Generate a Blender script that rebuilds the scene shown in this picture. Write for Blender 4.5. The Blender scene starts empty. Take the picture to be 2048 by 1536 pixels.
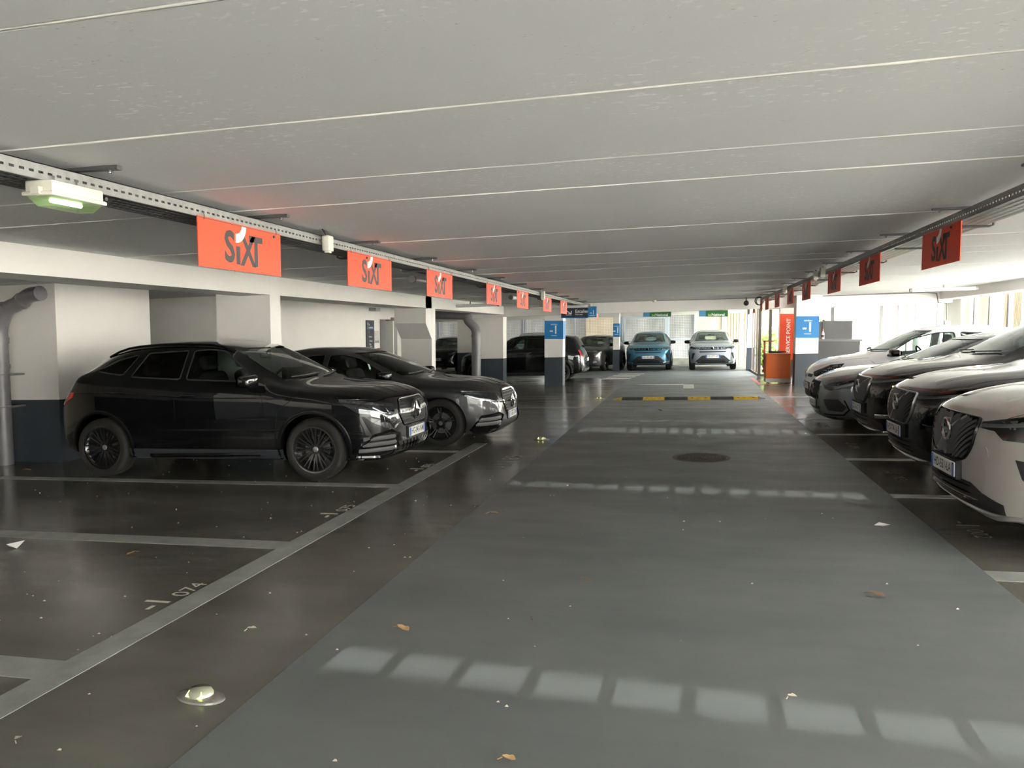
import bpy, bmesh, math, random
import numpy as np
from mathutils import Vector, Matrix
from mathutils.bvhtree import BVHTree
from mathutils.geometry import delaunay_2d_cdt
random.seed(7)
PI = math.pi
scene = bpy.context.scene
COL = scene.collection
SL = 0.027                                   # cross fall of the deck: floor and slabs rise towards +x
def fz(x): return SL * x                     # floor height
CEIL = 2.43
def cz(x): return CEIL + SL * x              # underside of the slab

# ---------------------------------------------------------------- camera, sky, sun, exposure
FPX = 1508.0
cam_d = bpy.data.cameras.new('camera'); cam = bpy.data.objects.new('camera', cam_d); COL.objects.link(cam)
cam_d.sensor_fit = 'HORIZONTAL'; cam_d.sensor_width = 36.0; cam_d.lens = FPX / 2048 * 36
cam_d.clip_start = 0.05; cam_d.clip_end = 300
pitch = math.atan(108 / FPX); yaw = math.atan(351 / (FPX / math.cos(pitch)))
cam.location = (0, 0, 1.58)
cam.rotation_euler = (PI / 2 - pitch, 0, yaw)
scene.camera = cam
w = bpy.data.worlds.new('sky'); scene.world = w; w.use_nodes = True
bg = w.node_tree.nodes['Background']; bg.inputs[0].default_value = (0.93, 0.97, 1.0, 1); bg.inputs[1].default_value = 10.0
def sunlamp(name, energy, col, d, ang, loc):
    l = bpy.data.lights.new(name, 'SUN'); l.energy = energy; l.angle = math.radians(ang); l.color = col
    o = bpy.data.objects.new(name, l); COL.objects.link(o); o.location = loc; o.rotation_euler = Vector(d).to_track_quat('-Z', 'Y').to_euler(); return o
sunlamp('sun', 85.0, (1, .95, .87), (1.15, .16, -1.0), .5, (-20, 4, 20))
# second low sun added for the floor bands, in place of glass-mirrored sunlight
TE = .10
sunlamp('low_sun_added', 11.0, (1, .98, .94), (.03, 1, -TE), .04, (0, -30, 8))
scene.view_settings.view_transform = 'Standard'; scene.view_settings.look = 'None'
scene.view_settings.exposure = 0.9; scene.view_settings.gamma = 1.0; scene.view_settings.use_curve_mapping = False

# ---------------------------------------------------------------- materials
MATS = {}
def mat(name, col, rough=.5, metal=0.0, coat=0.0, coat_rough=.03, noise=None, bump=None, emit=None, spec=None, rnoise=None):
    """noise=(scale, amount[, stretch xyz]); bump=(scale, strength); rnoise=(scale, lo, hi)"""
    if name in MATS: return MATS[name]
    m = bpy.data.materials.new(name); m.use_nodes = True; nt = m.node_tree; N = nt.nodes; Lk = nt.links
    b = N['Principled BSDF']
    b.inputs['Base Color'].default_value = (*col, 1); b.inputs['Roughness'].default_value = rough
    b.inputs['Metallic'].default_value = metal
    b.inputs['Coat Weight'].default_value = coat; b.inputs['Coat Roughness'].default_value = coat_rough
    if spec is not None: b.inputs['Specular IOR Level'].default_value = spec
    tc = N.new('ShaderNodeTexCoord')
    def nz(scale, detail=5, stretch=None):
        n = N.new('ShaderNodeTexNoise'); n.inputs['Scale'].default_value = scale; n.inputs['Detail'].default_value = detail
        if stretch:
            mp = N.new('ShaderNodeMapping'); mp.inputs['Scale'].default_value = stretch
            Lk.new(tc.outputs['Object'], mp.inputs[0]); Lk.new(mp.outputs[0], n.inputs['Vector'])
        else: Lk.new(tc.outputs['Object'], n.inputs['Vector'])
        return n
    if noise:
        n = nz(noise[0], 6, noise[2] if len(noise) > 2 else None)
        r = N.new('ShaderNodeValToRGB'); a = noise[1]
        r.color_ramp.elements[0].position = .3; r.color_ramp.elements[1].position = .7
        r.color_ramp.elements[0].color = (*[max(0, c * (1 - a)) for c in col], 1)
        r.color_ramp.elements[1].color = (*[min(1, c * (1 + a)) for c in col], 1)
        Lk.new(n.outputs[0], r.inputs[0]); Lk.new(r.outputs[0], b.inputs['Base Color'])
    if rnoise:
        n = nz(rnoise[0], 4); mr = N.new('ShaderNodeMapRange')
        mr.inputs['From Min'].default_value = .3; mr.inputs['From Max'].default_value = .7
        mr.inputs['To Min'].default_value = rnoise[1]; mr.inputs['To Max'].default_value = rnoise[2]
        Lk.new(n.outputs[0], mr.inputs[0]); Lk.new(mr.outputs[0], b.inputs['Roughness'])
    if bump:
        n = nz(bump[0], 3); bp = N.new('ShaderNodeBump'); bp.inputs['Strength'].default_value = bump[1]; bp.inputs['Distance'].default_value = .01
        Lk.new(n.outputs[0], bp.inputs['Height']); Lk.new(bp.outputs[0], b.inputs['Normal'])
    if emit:
        b.inputs['Emission Color'].default_value = (*emit[:3], 1); b.inputs['Emission Strength'].default_value = emit[3]
    MATS[name] = m
    return m
def glass(name, tint, refl=1.0):
    if name in MATS: return MATS[name]
    m = bpy.data.materials.new(name); m.use_nodes = True; nt = m.node_tree; N = nt.nodes; Lk = nt.links
    N.remove(N['Principled BSDF']); out = N['Material Output']
    t = N.new('ShaderNodeBsdfTransparent'); t.inputs[0].default_value = (*tint, 1)
    g = N.new('ShaderNodeBsdfGlossy'); g.inputs['Roughness'].default_value = .02; g.inputs[0].default_value = (.9, .93, .92, 1)
    f = N.new('ShaderNodeFresnel'); f.inputs[0].default_value = 1.5
    mx = N.new('ShaderNodeMixShader')
    if refl != 1.0:
        mm = N.new('ShaderNodeMath'); mm.operation = 'MULTIPLY'; mm.inputs[1].default_value = refl; mm.use_clamp = True
        Lk.new(f.outputs[0], mm.inputs[0]); Lk.new(mm.outputs[0], mx.inputs[0])
    else: Lk.new(f.outputs[0], mx.inputs[0])
    Lk.new(t.outputs[0], mx.inputs[1]); Lk.new(g.outputs[0], mx.inputs[2]); Lk.new(mx.outputs[0], out.inputs[0])
    MATS[name] = m
    return m

# ---------------------------------------------------------------- mesh helpers
def setp(o, label=None, cat=None, group=None, kind=None):
    if label: o['label'] = label
    if cat: o['category'] = cat
    if group: o['group'] = group
    if kind: o['kind'] = kind
    return o
def link(name, me, parent=None, mats=None):
    o = bpy.data.objects.new(name, me); COL.objects.link(o)
    if parent is not None: o.parent = parent
    if mats is not None:
        for m in (mats if isinstance(mats, (list, tuple)) else [mats]): me.materials.append(m)
    return o
def empty(name, loc=(0, 0, 0), rot=None, **k):
    o = bpy.data.objects.new(name, None); COL.objects.link(o); o.location = loc; o.empty_display_size = .2
    if rot is not None: o.rotation_euler = rot
    return setp(o, **k)
def auto_smooth(me, ang=35):
    me.polygons.foreach_set('use_smooth', [True] * len(me.polygons)); me.set_sharp_from_angle(angle=math.radians(ang))
class MB:
    """collects verts and faces of one mesh"""
    def __init__(s): s.v = []; s.f = []
    def add(s, v, f):
        o = len(s.v); s.v += [tuple(p) for p in v]; s.f += [tuple(i + o for i in q) for q in f]; return s
    def box(s, x0, x1, y0, y1, z0, z1, M=None):
        v = [(x, y, z) for z in (z0, z1) for y in (y0, y1) for x in (x0, x1)]
        if M is not None: v = [M @ Vector(p) for p in v]
        return s.add(v, [(0, 2, 3, 1), (4, 5, 7, 6), (0, 1, 5, 4), (2, 6, 7, 3), (0, 4, 6, 2), (1, 3, 7, 5)])
    def sbox(s, x0, x1, y0, y1, h0, h1, base=fz):           # box sheared to the deck's cross fall
        v = [(x, y, base(x) + h) for h in (h0, h1) for y in (y0, y1) for x in (x0, x1)]
        return s.add(v, [(0, 2, 3, 1), (4, 5, 7, 6), (0, 1, 5, 4), (2, 6, 7, 3), (0, 4, 6, 2), (1, 3, 7, 5)])
    def prism(s, poly, h0, h1, fn):                          # poly in 2d, fn(a, b, h) -> 3d
        n = len(poly); v = [fn(a, b, h0) for a, b in poly] + [fn(a, b, h1) for a, b in poly]
        return s.add(v, [tuple(range(n))[::-1], tuple(range(n, 2 * n))] + [(i, (i + 1) % n, n + (i + 1) % n, n + i) for i in range(n)])
    def tube(s, pts, r, n=8, cap=True):
        pts = [Vector(p) for p in pts]; rings = []; up = None
        rr = r if isinstance(r, (list, tuple)) else [r] * len(pts)
        for i, p in enumerate(pts):
            d = (pts[min(i + 1, len(pts) - 1)] - pts[max(i - 1, 0)]).normalized()
            if up is None: up = Vector((0, 0, 1)) if abs(d.z) < .9 else Vector((1, 0, 0))
            a = d.cross(up).normalized(); up = a.cross(d).normalized()
            rings.append([p + (a * math.cos(t) + up * math.sin(t)) * rr[i] for t in [2 * PI * k / n for k in range(n)]])
        v = [q for g in rings for q in g]
        f = [(i * n + k, i * n + (k + 1) % n, (i + 1) * n + (k + 1) % n, (i + 1) * n + k) for i in range(len(pts) - 1) for k in range(n)]
        if cap: f += [tuple(range(n))[::-1], tuple(range((len(pts) - 1) * n, len(pts) * n))]
        return s.add(v, f)
    def lathe(s, prof, n=32, M=None, close=False):           # prof (r, h) about local z
        m = len(prof); v = [(r * math.cos(2 * PI * k / n), r * math.sin(2 * PI * k / n), h) for k in range(n) for r, h in prof]
        if M is not None: v = [M @ Vector(p) for p in v]
        rng = m if close else m - 1
        return s.add(v, [(k * m + i, ((k + 1) % n) * m + i, ((k + 1) % n) * m + (i + 1) % m, k * m + (i + 1) % m) for k in range(n) for i in range(rng)])
    def build(s, name, m, parent=None, smooth=None, fix=True, **k):
        me = bpy.data.meshes.new(name); me.from_pydata(s.v, [], s.f); me.update()
        if fix:
            b = bmesh.new(); b.from_mesh(me); bmesh.ops.recalc_face_normals(b, faces=b.faces); b.to_mesh(me); b.free()
        if smooth: auto_smooth(me, smooth)
        o = link(name, me, parent, m)
        return setp(o, **k)
def rbox(x0, x1, y0, y1, z0, z1, r=.01, seg=2):
    """rounded box as (verts, faces)"""
    b = bmesh.new(); bmesh.ops.create_cube(b, size=1)
    for v in b.verts: v.co = Vector(((x0 + x1) / 2 + v.co.x * (x1 - x0), (y0 + y1) / 2 + v.co.y * (y1 - y0), (z0 + z1) / 2 + v.co.z * (z1 - z0)))
    bmesh.ops.bevel(b, geom=b.edges[:], offset=r, segments=seg, profile=.5, affect='EDGES')
    b.verts.index_update(); out = [v.co.copy() for v in b.verts], [tuple(v.index for v in f.verts) for f in b.faces]; b.free()
    return out
_txt = {}
def text_mesh(s, size=1.0, bold=0.0, depth=0.0, align='CENTER', spacing=1.0):
    """flat lettering as (verts, faces), cached; lies in xy, centred on y"""
    k = (s, size, bold, depth, align, spacing)
    if k in _txt: return _txt[k]
    c = bpy.data.curves.new('lettering', 'FONT'); c.body = s; c.size = size; c.offset = bold * size; c.extrude = depth
    c.align_x = align; c.align_y = 'CENTER'; c.resolution_u = 3; c.space_character = spacing
    o = bpy.data.objects.new('lettering', c); COL.objects.link(o)
    dg = bpy.context.evaluated_depsgraph_get(); me = bpy.data.meshes.new_from_object(o.evaluated_get(dg))
    r = [v.co.copy() for v in me.vertices], [tuple(p.vertices) for p in me.polygons]
    bpy.data.objects.remove(o); bpy.data.curves.remove(c); bpy.data.meshes.remove(me)
    _txt[k] = r
    return r
def lettering(name, s, size, M, m, parent, bold=0.0, align='CENTER', sx=1.0, spacing=1.0, depth=0.0, **k):
    v, f = text_mesh(s, size, bold, depth, align, spacing)
    return MB().add([M @ Vector((p.x * sx, p.y, p.z)) for p in v], f).build(name, m, parent, fix=False, **k)
def frame(o, ax, ay):                                        # matrix with origin o, x axis ax, y axis ay
    ax = Vector(ax).normalized(); az = ax.cross(Vector(ay)).normalized(); ay = az.cross(ax)
    return Matrix(((ax.x, ay.x, az.x, o[0]), (ax.y, ay.y, az.y, o[1]), (ax.z, ay.z, az.z, o[2]), (0, 0, 0, 1)))
def dup(o, parent=None):
    c = o.copy(); COL.objects.link(c)
    if parent is not None: c.parent = parent
    for ch in list(o.children): dup(ch, c)
    return c
# ---------------------------------------------------------------- cars
def pch(kn):
    """monotone cubic through (x, y) knots"""
    xs = np.array([k[0] for k in kn], float); ys = np.array([k[1] for k in kn], float)
    h = np.diff(xs); d = np.diff(ys) / h; n = len(xs); m = np.zeros(n)
    m[0] = d[0]; m[-1] = d[-1]
    for i in range(1, n - 1):
        if d[i - 1] * d[i] > 0:
            w1 = 2 * h[i] + h[i - 1]; w2 = h[i] + 2 * h[i - 1]; m[i] = (w1 + w2) / (w1 / d[i - 1] + w2 / d[i])
    def f(x):
        x = np.clip(np.asarray(x, float), xs[0], xs[-1]); i = np.clip(np.searchsorted(xs, x, side='right') - 1, 0, n - 2)
        t = (x - xs[i]) / h[i]
        return ((1 + 2 * t) * (1 - t) ** 2 * ys[i] + t * (1 - t) ** 2 * h[i] * m[i] + t * t * (3 - 2 * t) * ys[i + 1] + t * t * (t - 1) * h[i] * m[i + 1])
    return f
KS = 44                                                      # samples on half a section
class Body:
    def __init__(s, sp):
        s.sp = sp; L, W, H = sp['L'], sp['W'], sp['H']; s.L, s.H, s.hw = L, H, W / 2; hw = s.hw
        s.Lf = L / 2; nz_, cz_, s0, s1, cl = sp['nz'], sp['cz'], sp['s0'], sp['s1'], sp['cl']
        zt = sp.get('nose') or [(0, nz_ - .28), (.02, nz_ - .17), (.06, nz_ - .07), (.13, nz_)]
        zt = zt + [(.13 + .38 * (s0 - .13), nz_ + .62 * (cz_ - nz_)), (s0 - .2, cz_ - .025), (s0, cz_ + .005), (s0 + .5 * (s1 - s0), cz_ + .54 * (H - .06 - cz_)), (s1, H - .06), (s1 + .35, H - .014)] + sp['rear']
        s.zt = pch(zt)
        fw = sp.get('fw', (.66, .75, .84, .92, .968))
        s.w = pch([(0, fw[0] * hw), (.03, fw[1] * hw), (.1, fw[2] * hw), (.22, fw[3] * hw), (.45, fw[4] * hw), (.85, hw), (L - .8, hw), (L - .4, .965 * hw), (L - .16, .89 * hw), (L - .05, .79 * hw), (L, .68 * hw)])
        s.zb = pch([(0, cl + .12), (.05, cl + .05), (.2, cl + .01), (.5, cl), (L - .6, cl), (L - .25, cl + .06), (L - .05, cl + .13), (L, cl + .2)])
        sh = pch([(s0 - .25, .0), (s0 + .1, .10), (s0 + .6 * (s1 - s0), sp.get('ashift', .20)), (s1 + .5, .05), (L - 1.3, 0), (L - .5, -.05), (L, 0)])
        dr = pch([(0, .02), (.15, .035), (s0 - .1, .045), (s1, .06), (s1 + .4, .075), (L - .8, .075), (L - .2, .05), (L, .02)])
        s.ze = lambda x: np.minimum(s.zt(np.asarray(x) - sh(x)) - dr(x), s.zt(x) - .015)
        blt = pch(sp['belt']); s.blt = blt
        s.zbelt = lambda x: np.minimum(blt(x), s.ze(x) - .045)
        rf = sp.get('roofw', .66)
        s.wr = pch([(0, .52 * hw), (.13, .68 * hw), (s0 - .15, .815 * hw), (s0 + .2, .82 * hw), (s0 + .62 * (s1 - s0), .745 * hw), (s1 + .15, (rf + .015) * hw), (s1 + .7, rf * hw), (L - 1.0, (rf - .01) * hw), (L - .45, (rf - .03) * hw), (L - .2, .66 * hw), (L, .54 * hw)])
        s.bow = sp.get('bow', .10)
        st = np.unique(np.concatenate([[0, .005, .012, .022, .036, .052, .07, .095, .125, .16, .2, .25, .3, .36], np.arange(.42, L - .4, .05), L - np.array([0, .005, .012, .022, .036, .052, .07, .095, .125, .16, .2, .25, .3, .36])]))
        rings = [s.ring(x) for x in st]; n = len(rings[0]); v = [p for r in rings for p in r]; f = []
        for i in range(len(rings) - 1):
            for k in range(n): f.append((i * n + k, i * n + (k + 1) % n, (i + 1) * n + (k + 1) % n, (i + 1) * n + k))
        for e, base in ((0, 0), (1, (len(rings) - 1) * n)):   # bow-fronted end caps
            prev = list(range(base, base + n)); S0 = st[0] if e == 0 else st[-1]
            pts = [Vector(v[i]) for i in prev]; c = sum(pts, Vector()) / n
            for q in (.72, .4):
                ids = []
                for p in pts:
                    y, z = c.y + (p.y - c.y) * q, c.z + (p.z - c.z) * q
                    ids.append(len(v)); v.append((s.xat(S0, y) + (.006 if e == 0 else -.006) * (1 - q), y, z))
                f += [(prev[k], prev[(k + 1) % n], ids[(k + 1) % n], ids[k]) for k in range(n)]; prev = ids
            ci = len(v); v.append((s.xat(S0, 0) + (.006 if e == 0 else -.006), 0, c.z)); f += [(prev[k], prev[(k + 1) % n], ci) for k in range(n)]
        me = bpy.data.meshes.new('body'); me.from_pydata([tuple(p) for p in v], [], f)
        b = bmesh.new(); b.from_mesh(me); bmesh.ops.recalc_face_normals(b, faces=b.faces); b.to_mesh(me)
        bmesh.ops.triangulate(b, faces=b.faces); b.normal_update(); b.verts.ensure_lookup_table(); b.faces.ensure_lookup_table()
        s.tv = [x.co.copy() for x in b.verts]; s.tn = [x.normal.copy() for x in b.verts]; s.tf = [tuple(x.index for x in q.verts) for q in b.faces]; b.free()
        s.bvh = BVHTree.FromPolygons(s.tv, s.tf); s.base = me
    def xat(s, S, y):
        L = s.L; b = s.bow * math.exp(-S / .35) - s.bow * .7 * math.exp(-(L - S) / .35); y = y / s.hw
        return s.Lf - S - b * y * y
    def half(s, x):
        w, zb, be, ze, zt, wr = (float(g(x)) for g in (s.w, s.zb, s.zbelt, s.ze, s.zt, s.wr))
        wr = min(wr, w * .9); zm = zb + .60 * (be - zb); bw = w * s.sp.get('bw', .935)
        y = [0, w * .55, w * .90, w * .955, w * .985, w, w * .992, bw, (bw + wr) / 2 + .012, wr, wr * .80, wr * .42, 0]
        z = [zb, zb, zb + .012, zb + .07, zb + .2 * (be - zb) + .05, zm, be - .3 * (be - zm), be, (be + ze) / 2, ze, ze + (zt - ze) * .62, ze + (zt - ze) * .93, zt]
        t = np.arange(len(y)); u = np.linspace(0, len(y) - 1, KS)
        z_ = np.array(z, float)
        for i in range(1, len(z_)): z_[i] = max(z_[i], z_[i - 1] + 1e-4)
        return pch(list(zip(t, y)))(u), pch(list(zip(t, z_)))(u)
    def ring(s, x, fn=None):
        y, z = s.half(x)
        if fn: y, z = fn(y, z, x)
        return [(s.xat(x, a), a, b) for a, b in zip(y, z)] + [(s.xat(x, a), -a, b) for a, b in zip(y[-2:0:-1], z[-2:0:-1])]
    def cavity(s):
        sp = s.sp; a, e = sp['s0'] + .10, sp['cab']; fl = sp['belt'][0][1] - .42; n = None; v = []; f = []
        def fn(y, z, x):
            be = float(s.zbelt(x)); k = np.clip((z - be + .1) / .2, 0, 1)
            return np.maximum(0, y - .06), np.maximum(z - .055 * k, fl + 0 * z)
        st = list(np.linspace(a, e, 26)); rr = [s.ring(x, fn) for x in st]; n = len(rr[0])
        v = [p for r in rr for p in r]; f = [(i * n + k, i * n + (k + 1) % n, (i + 1) * n + (k + 1) % n, (i + 1) * n + k) for i in range(len(rr) - 1) for k in range(n)]
        f += [tuple(range(n)), tuple(range((len(rr) - 1) * n, len(rr) * n))]
        b = bmesh.new(); vs = [b.verts.new(p) for p in v]
        for q in f:
            try: b.faces.new([vs[i] for i in q])
            except ValueError: pass
        bmesh.ops.remove_doubles(b, verts=b.verts, dist=1e-5); bmesh.ops.recalc_face_normals(b, faces=b.faces)
        me = bpy.data.meshes.new('cavity'); b.to_mesh(me); b.free(); return me
    def wspoly(s):
        sp = s.sp; s0, s1 = sp['s0'], sp['s1']; top = s.H - .10
        pts = [(max(.1, float(s.wr(x)) - .05), float(s.ze(x))) for x in np.linspace(s0 + .05, s1 + .25, 30)]
        b = sp['cz'] + sp.get('wsb', .03); pts = [p for p in pts if b < p[1] < top]
        pts = [(pts[0][0] + .01, b)] + pts[1::3] + [(pts[-1][0] - .03, top)]
        return pts + [(-y, z) for y, z in reversed(pts)]
    def cutters(s):
        sp = s.sp; out = []; X = lambda q: s.Lf - q
        mb = MB()
        for nm, poly, tint in sp['win']: mb.prism(poly, -1.4, 1.4, lambda a, b, h: (X(a), h, b))
        out.append(mb)
        mb = MB(); mb.prism(s.wspoly(), X(sp['s1'] + .35), X(sp['s0'] - .5), lambda a, b, h: (h, a, b)); out.append(mb)
        if sp.get('rwin'):
            mb = MB(); mb.prism(sp['rwin'], X(sp['cab'] - .25), X(s.L + .2), lambda a, b, h: (h, a, b)); out.append(mb)
        mb = MB(); R = sp['tr'] + sp.get('gap', .055)
        for ax in (sp['fo'], sp['fo'] + sp['wb']):
            for sd in (1, -1):
                poly = [(X(ax) + R * math.cos(t), sp['tr'] + R * math.sin(t)) for t in [2 * PI * k / 40 for k in range(40)]]
                mb.prism(poly, sd * (s.hw - .29), sd * (s.hw + .3), lambda a, b, h: (a, h, b))
        return [mb, s.cavity()] + out
    def cut(s):
        """body shell: hollow cabin, window openings, wheel wells"""
        pm = bpy.data.materials.new('slot'); cur = s.base.copy(); cur.materials.append(pm); cur.materials.append(pm); rg = random.Random(3)
        def vol(m):
            b = bmesh.new(); b.from_mesh(m); v = b.calc_volume(); k = sum(1 for e in b.edges if not e.is_manifold); b.free(); return v, k
        for c in s.cutters():
            o = c.build('cutter', [pm, pm]) if isinstance(c, MB) else link('cutter', c, None, [pm, pm])
            o.data.polygons.foreach_set('material_index', [1] * len(o.data.polygons))
            v0 = vol(cur)[0]; vc = vol(o.data)[0]
            for attempt in range(9):
                t = bpy.data.objects.new('shell', cur); COL.objects.link(t); m = t.modifiers.new('cut', 'BOOLEAN'); m.operation = 'DIFFERENCE'; m.object = o; m.solver = 'EXACT'
                dg = bpy.context.evaluated_depsgraph_get(); me = bpy.data.meshes.new_from_object(t.evaluated_get(dg)); bpy.data.objects.remove(t)
                v1, bad = vol(me)
                if bad <= 2 and v0 - vc * 1.01 < v1 < v0 - 1e-4: cur = me; break
                o.location = [rg.uniform(-.002, .002) for _ in range(3)]; o.rotation_euler = [rg.uniform(-.0015, .0015) for _ in range(3)]
            else: print('CUT FAILED', s.sp['id'], v0, vc, v1, bad)
            d = o.data; bpy.data.objects.remove(o); bpy.data.meshes.remove(d)
        me = cur
        me.materials.clear(); auto_smooth(me, 32); me.name = 'body'; bpy.data.materials.remove(pm)
        return me
    # ---- surface queries
    def normal_at(s, P, i):
        a, b, c = (s.tv[k] for k in s.tf[i]); na, nb, nc = (s.tn[k] for k in s.tf[i])
        v0, v1, v2 = b - a, c - a, P - a; d00, d01, d11, d20, d21 = v0.dot(v0), v0.dot(v1), v1.dot(v1), v2.dot(v0), v2.dot(v1)
        den = d00 * d11 - d01 * d01
        if abs(den) < 1e-14: return na
        v = (d11 * d20 - d01 * d21) / den; w_ = (d00 * d21 - d01 * d20) / den
        return (na * (1 - v - w_) + nb * v + nc * w_).normalized()
    def basis(s, k):
        if k == 'L': return Vector((0, 1, 0)), Vector((-1, 0, 0)), Vector((0, 0, 1)), Vector((s.Lf, 0, 0))
        if k == 'R': return Vector((0, -1, 0)), Vector((-1, 0, 0)), Vector((0, 0, 1)), Vector((s.Lf, 0, 0))
        if k == 'F': return Vector((1, 0, 0)), Vector((0, 1, 0)), Vector((0, 0, 1)), Vector()
        if k == 'B': return Vector((-1, 0, 0)), Vector((0, 1, 0)), Vector((0, 0, 1)), Vector()
        if k == 'T': return Vector((0, 0, 1)), Vector((-1, 0, 0)), Vector((0, 1, 0)), Vector((s.Lf, 0, 0))
        ang = {'FL': 42, 'FR': -42, 'BL': 138, 'BR': -138}[k]; t = math.radians(ang); n = Vector((math.cos(t), math.sin(t), 0))
        return n, Vector((-n.y, n.x, 0)), Vector((0, 0, 1)), Vector()
    def hit(s, bs, a, b):
        n, t, u, o = bs; og = o + t * a + u * b
        P, N, i, d = s.bvh.ray_cast(og + n * 6, -n)
        if P is None: P, N, i, d = s.bvh.find_nearest(og + n * 1.0)
        return P, s.normal_at(P, i)
    def anchor(s, p, side):
        """('F', y, z), ('L', s, z), ('B', y, z) or ('T', s, y) given for the +y side -> point on the skin"""
        k = p[0]
        if k == 'L': return s.hit(s.basis('L' if side > 0 else 'R'), p[1], p[2])[0]
        if k == 'T': return s.hit(s.basis('T'), p[1], p[2] * side)[0]
        return s.hit(s.basis(k), p[1] * side, p[2])[0]
def dens(poly, step, closed=True):
    out = []; n = len(poly)
    for i in range(n if closed else n - 1):
        a, b = poly[i], poly[(i + 1) % n]; k = max(1, int(math.hypot(b[0] - a[0], b[1] - a[1]) / step))
        out += [(a[0] + (b[0] - a[0]) * j / k, a[1] + (b[1] - a[1]) * j / k) for j in range(k)]
    if not closed: out.append(poly[-1])
    return out
def rnd(poly, r, seg=3):
    """round the corners of a closed polygon"""
    out = []; n = len(poly)
    for i in range(n):
        p0, p, p1 = Vector(poly[i - 1]), Vector(poly[i]), Vector(poly[(i + 1) % n]); a, b = p0 - p, p1 - p
        k = min(r, a.length * .45, b.length * .45); A, B = p + a.normalized() * k, p + b.normalized() * k
        for j in range(seg + 1):
            t = j / seg; q = A * (1 - t) ** 2 + p * 2 * t * (1 - t) + B * t * t; out.append((q.x, q.y))
    return out
def inpoly(x, y, poly):
    c = False; j = len(poly) - 1
    for i in range(len(poly)):
        xi, yi = poly[i]; xj, yj = poly[j]
        if (yi > y) != (yj > y) and x < (xj - xi) * (y - yi) / (yj - yi) + xi: c = not c
        j = i
    return c
class Kit:
    """puts panels, strips and fittings on a body"""
    def __init__(s, B, root): s.B = B; s.root = root
    def to2d(s, k, poly, side):
        bs = s.B.basis(k)
        if isinstance(poly[0][0], str):
            r = []
            for p in poly:
                P = s.B.anchor(p, side) - bs[3]; r.append((P.dot(bs[1]), P.dot(bs[2])))
            return bs, r
        return bs, list(poly)
    def patch(s, name, k, poly, m, off=.003, step=.05, side=1, skirt=.012, parent=None, curve=True, **kw):
        bs, pl = s.to2d(k, poly, side); pl = dens(pl, step); n = len(pl)
        xs = [p[0] for p in pl]; ys = [p[1] for p in pl]; pts = [Vector(p) for p in pl]
        if curve:
            x = min(xs) + step * .5
            while x < max(xs):
                y = min(ys) + step * .5
                while y < max(ys):
                    if inpoly(x, y, pl) and min((p[0] - x) ** 2 + (p[1] - y) ** 2 for p in pl) > (step * .35) ** 2: pts.append(Vector((x, y)))
                    y += step
                x += step
        vo, eo, fo, *_ = delaunay_2d_cdt(pts, [], [list(range(n))], 1, 1e-6)
        V = []; Nn = []
        for p in vo:
            P, N = s.B.hit(bs, p.x, p.y); V.append(P + N * off); Nn.append(N)
        F = []
        for t in fo:
            t = list(t); a = (V[t[1]] - V[t[0]]).cross(V[t[2]] - V[t[0]])
            F.append(tuple(t) if a.dot(bs[0]) >= 0 else tuple(t[::-1]))
        nt = len(F)
        if skirt:
            ec = {}
            for t in F:
                for i in range(len(t)): e = (t[i], t[(i + 1) % len(t)]); ec[e] = ec.get(e, 0) + 1
            m0 = len(V); mp = {}
            for e in list(ec):
                if (e[1], e[0]) in ec: continue
                for q in e:
                    if q not in mp: mp[q] = len(V); V.append(V[q] - Nn[q] * skirt); Nn.append(Nn[q])
                F.append((e[1], e[0], mp[e[0]], mp[e[1]]))
        me = bpy.data.meshes.new(name); me.from_pydata(V, [], F); me.update()
        me.polygons.foreach_set('use_smooth', [i < nt for i in range(len(F))])
        ln = []
        for p in me.polygons:
            for li in p.loop_indices: ln.append(tuple(Nn[me.loops[li].vertex_index]) if p.index < nt else tuple(p.normal))
        me.normals_split_custom_set(ln)
        return setp(link(name, me, parent or s.root, m), **kw)
    def pair(s, name, k, poly, m, **kw):
        """the same panel on both flanks"""
        R = {'L': 'R', 'F': 'F', 'B': 'B', 'FL': 'FR', 'BL': 'BR', 'T': 'T'}[k]; out = []
        for side, kk in ((1, k), (-1, R)):
            pl = poly
            if side < 0 and not isinstance(poly[0][0], str) and k in 'FB': pl = [(-a, b) for a, b in poly]
            if side < 0 and not isinstance(poly[0][0], str) and k == 'T': pl = [(a, -b) for a, b in poly]
            out.append(s.patch(name, kk, pl, m, side=side, **kw))
        return out
    def strip(s, name, k, line, width, m, off=.004, lift=.004, closed=False, side=1, step=.04, parent=None, mb=None, **kw):
        """raised strip along a line on the skin"""
        bs, pl = s.to2d(k, line, side); pl = dens(pl, step, closed); n = len(pl); V = []; F = []
        for i, p in enumerate(pl):
            a = Vector(pl[i - 1] if (i or closed) else pl[i]); b = Vector(pl[(i + 1) % n] if (i < n - 1 or closed) else pl[i])
            d = (b - a).normalized(); nn = Vector((-d.y, d.x)) * width / 2
            for q, h in ((-1, -.004), (-1, off), (0, off + lift), (1, off), (1, -.004)):
                P, N = s.B.hit(bs, p[0] + nn.x * q, p[1] + nn.y * q); V.append(P + N * h)
        for i in range(n if closed else n - 1):
            j = (i + 1) % n
            for q in range(4): F.append((i * 5 + q, i * 5 + q + 1, j * 5 + q + 1, j * 5 + q))
        if mb is not None: mb.add(V, F); return None
        return MB().add(V, F).build(name, m, parent or s.root, smooth=50, **kw)
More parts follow.
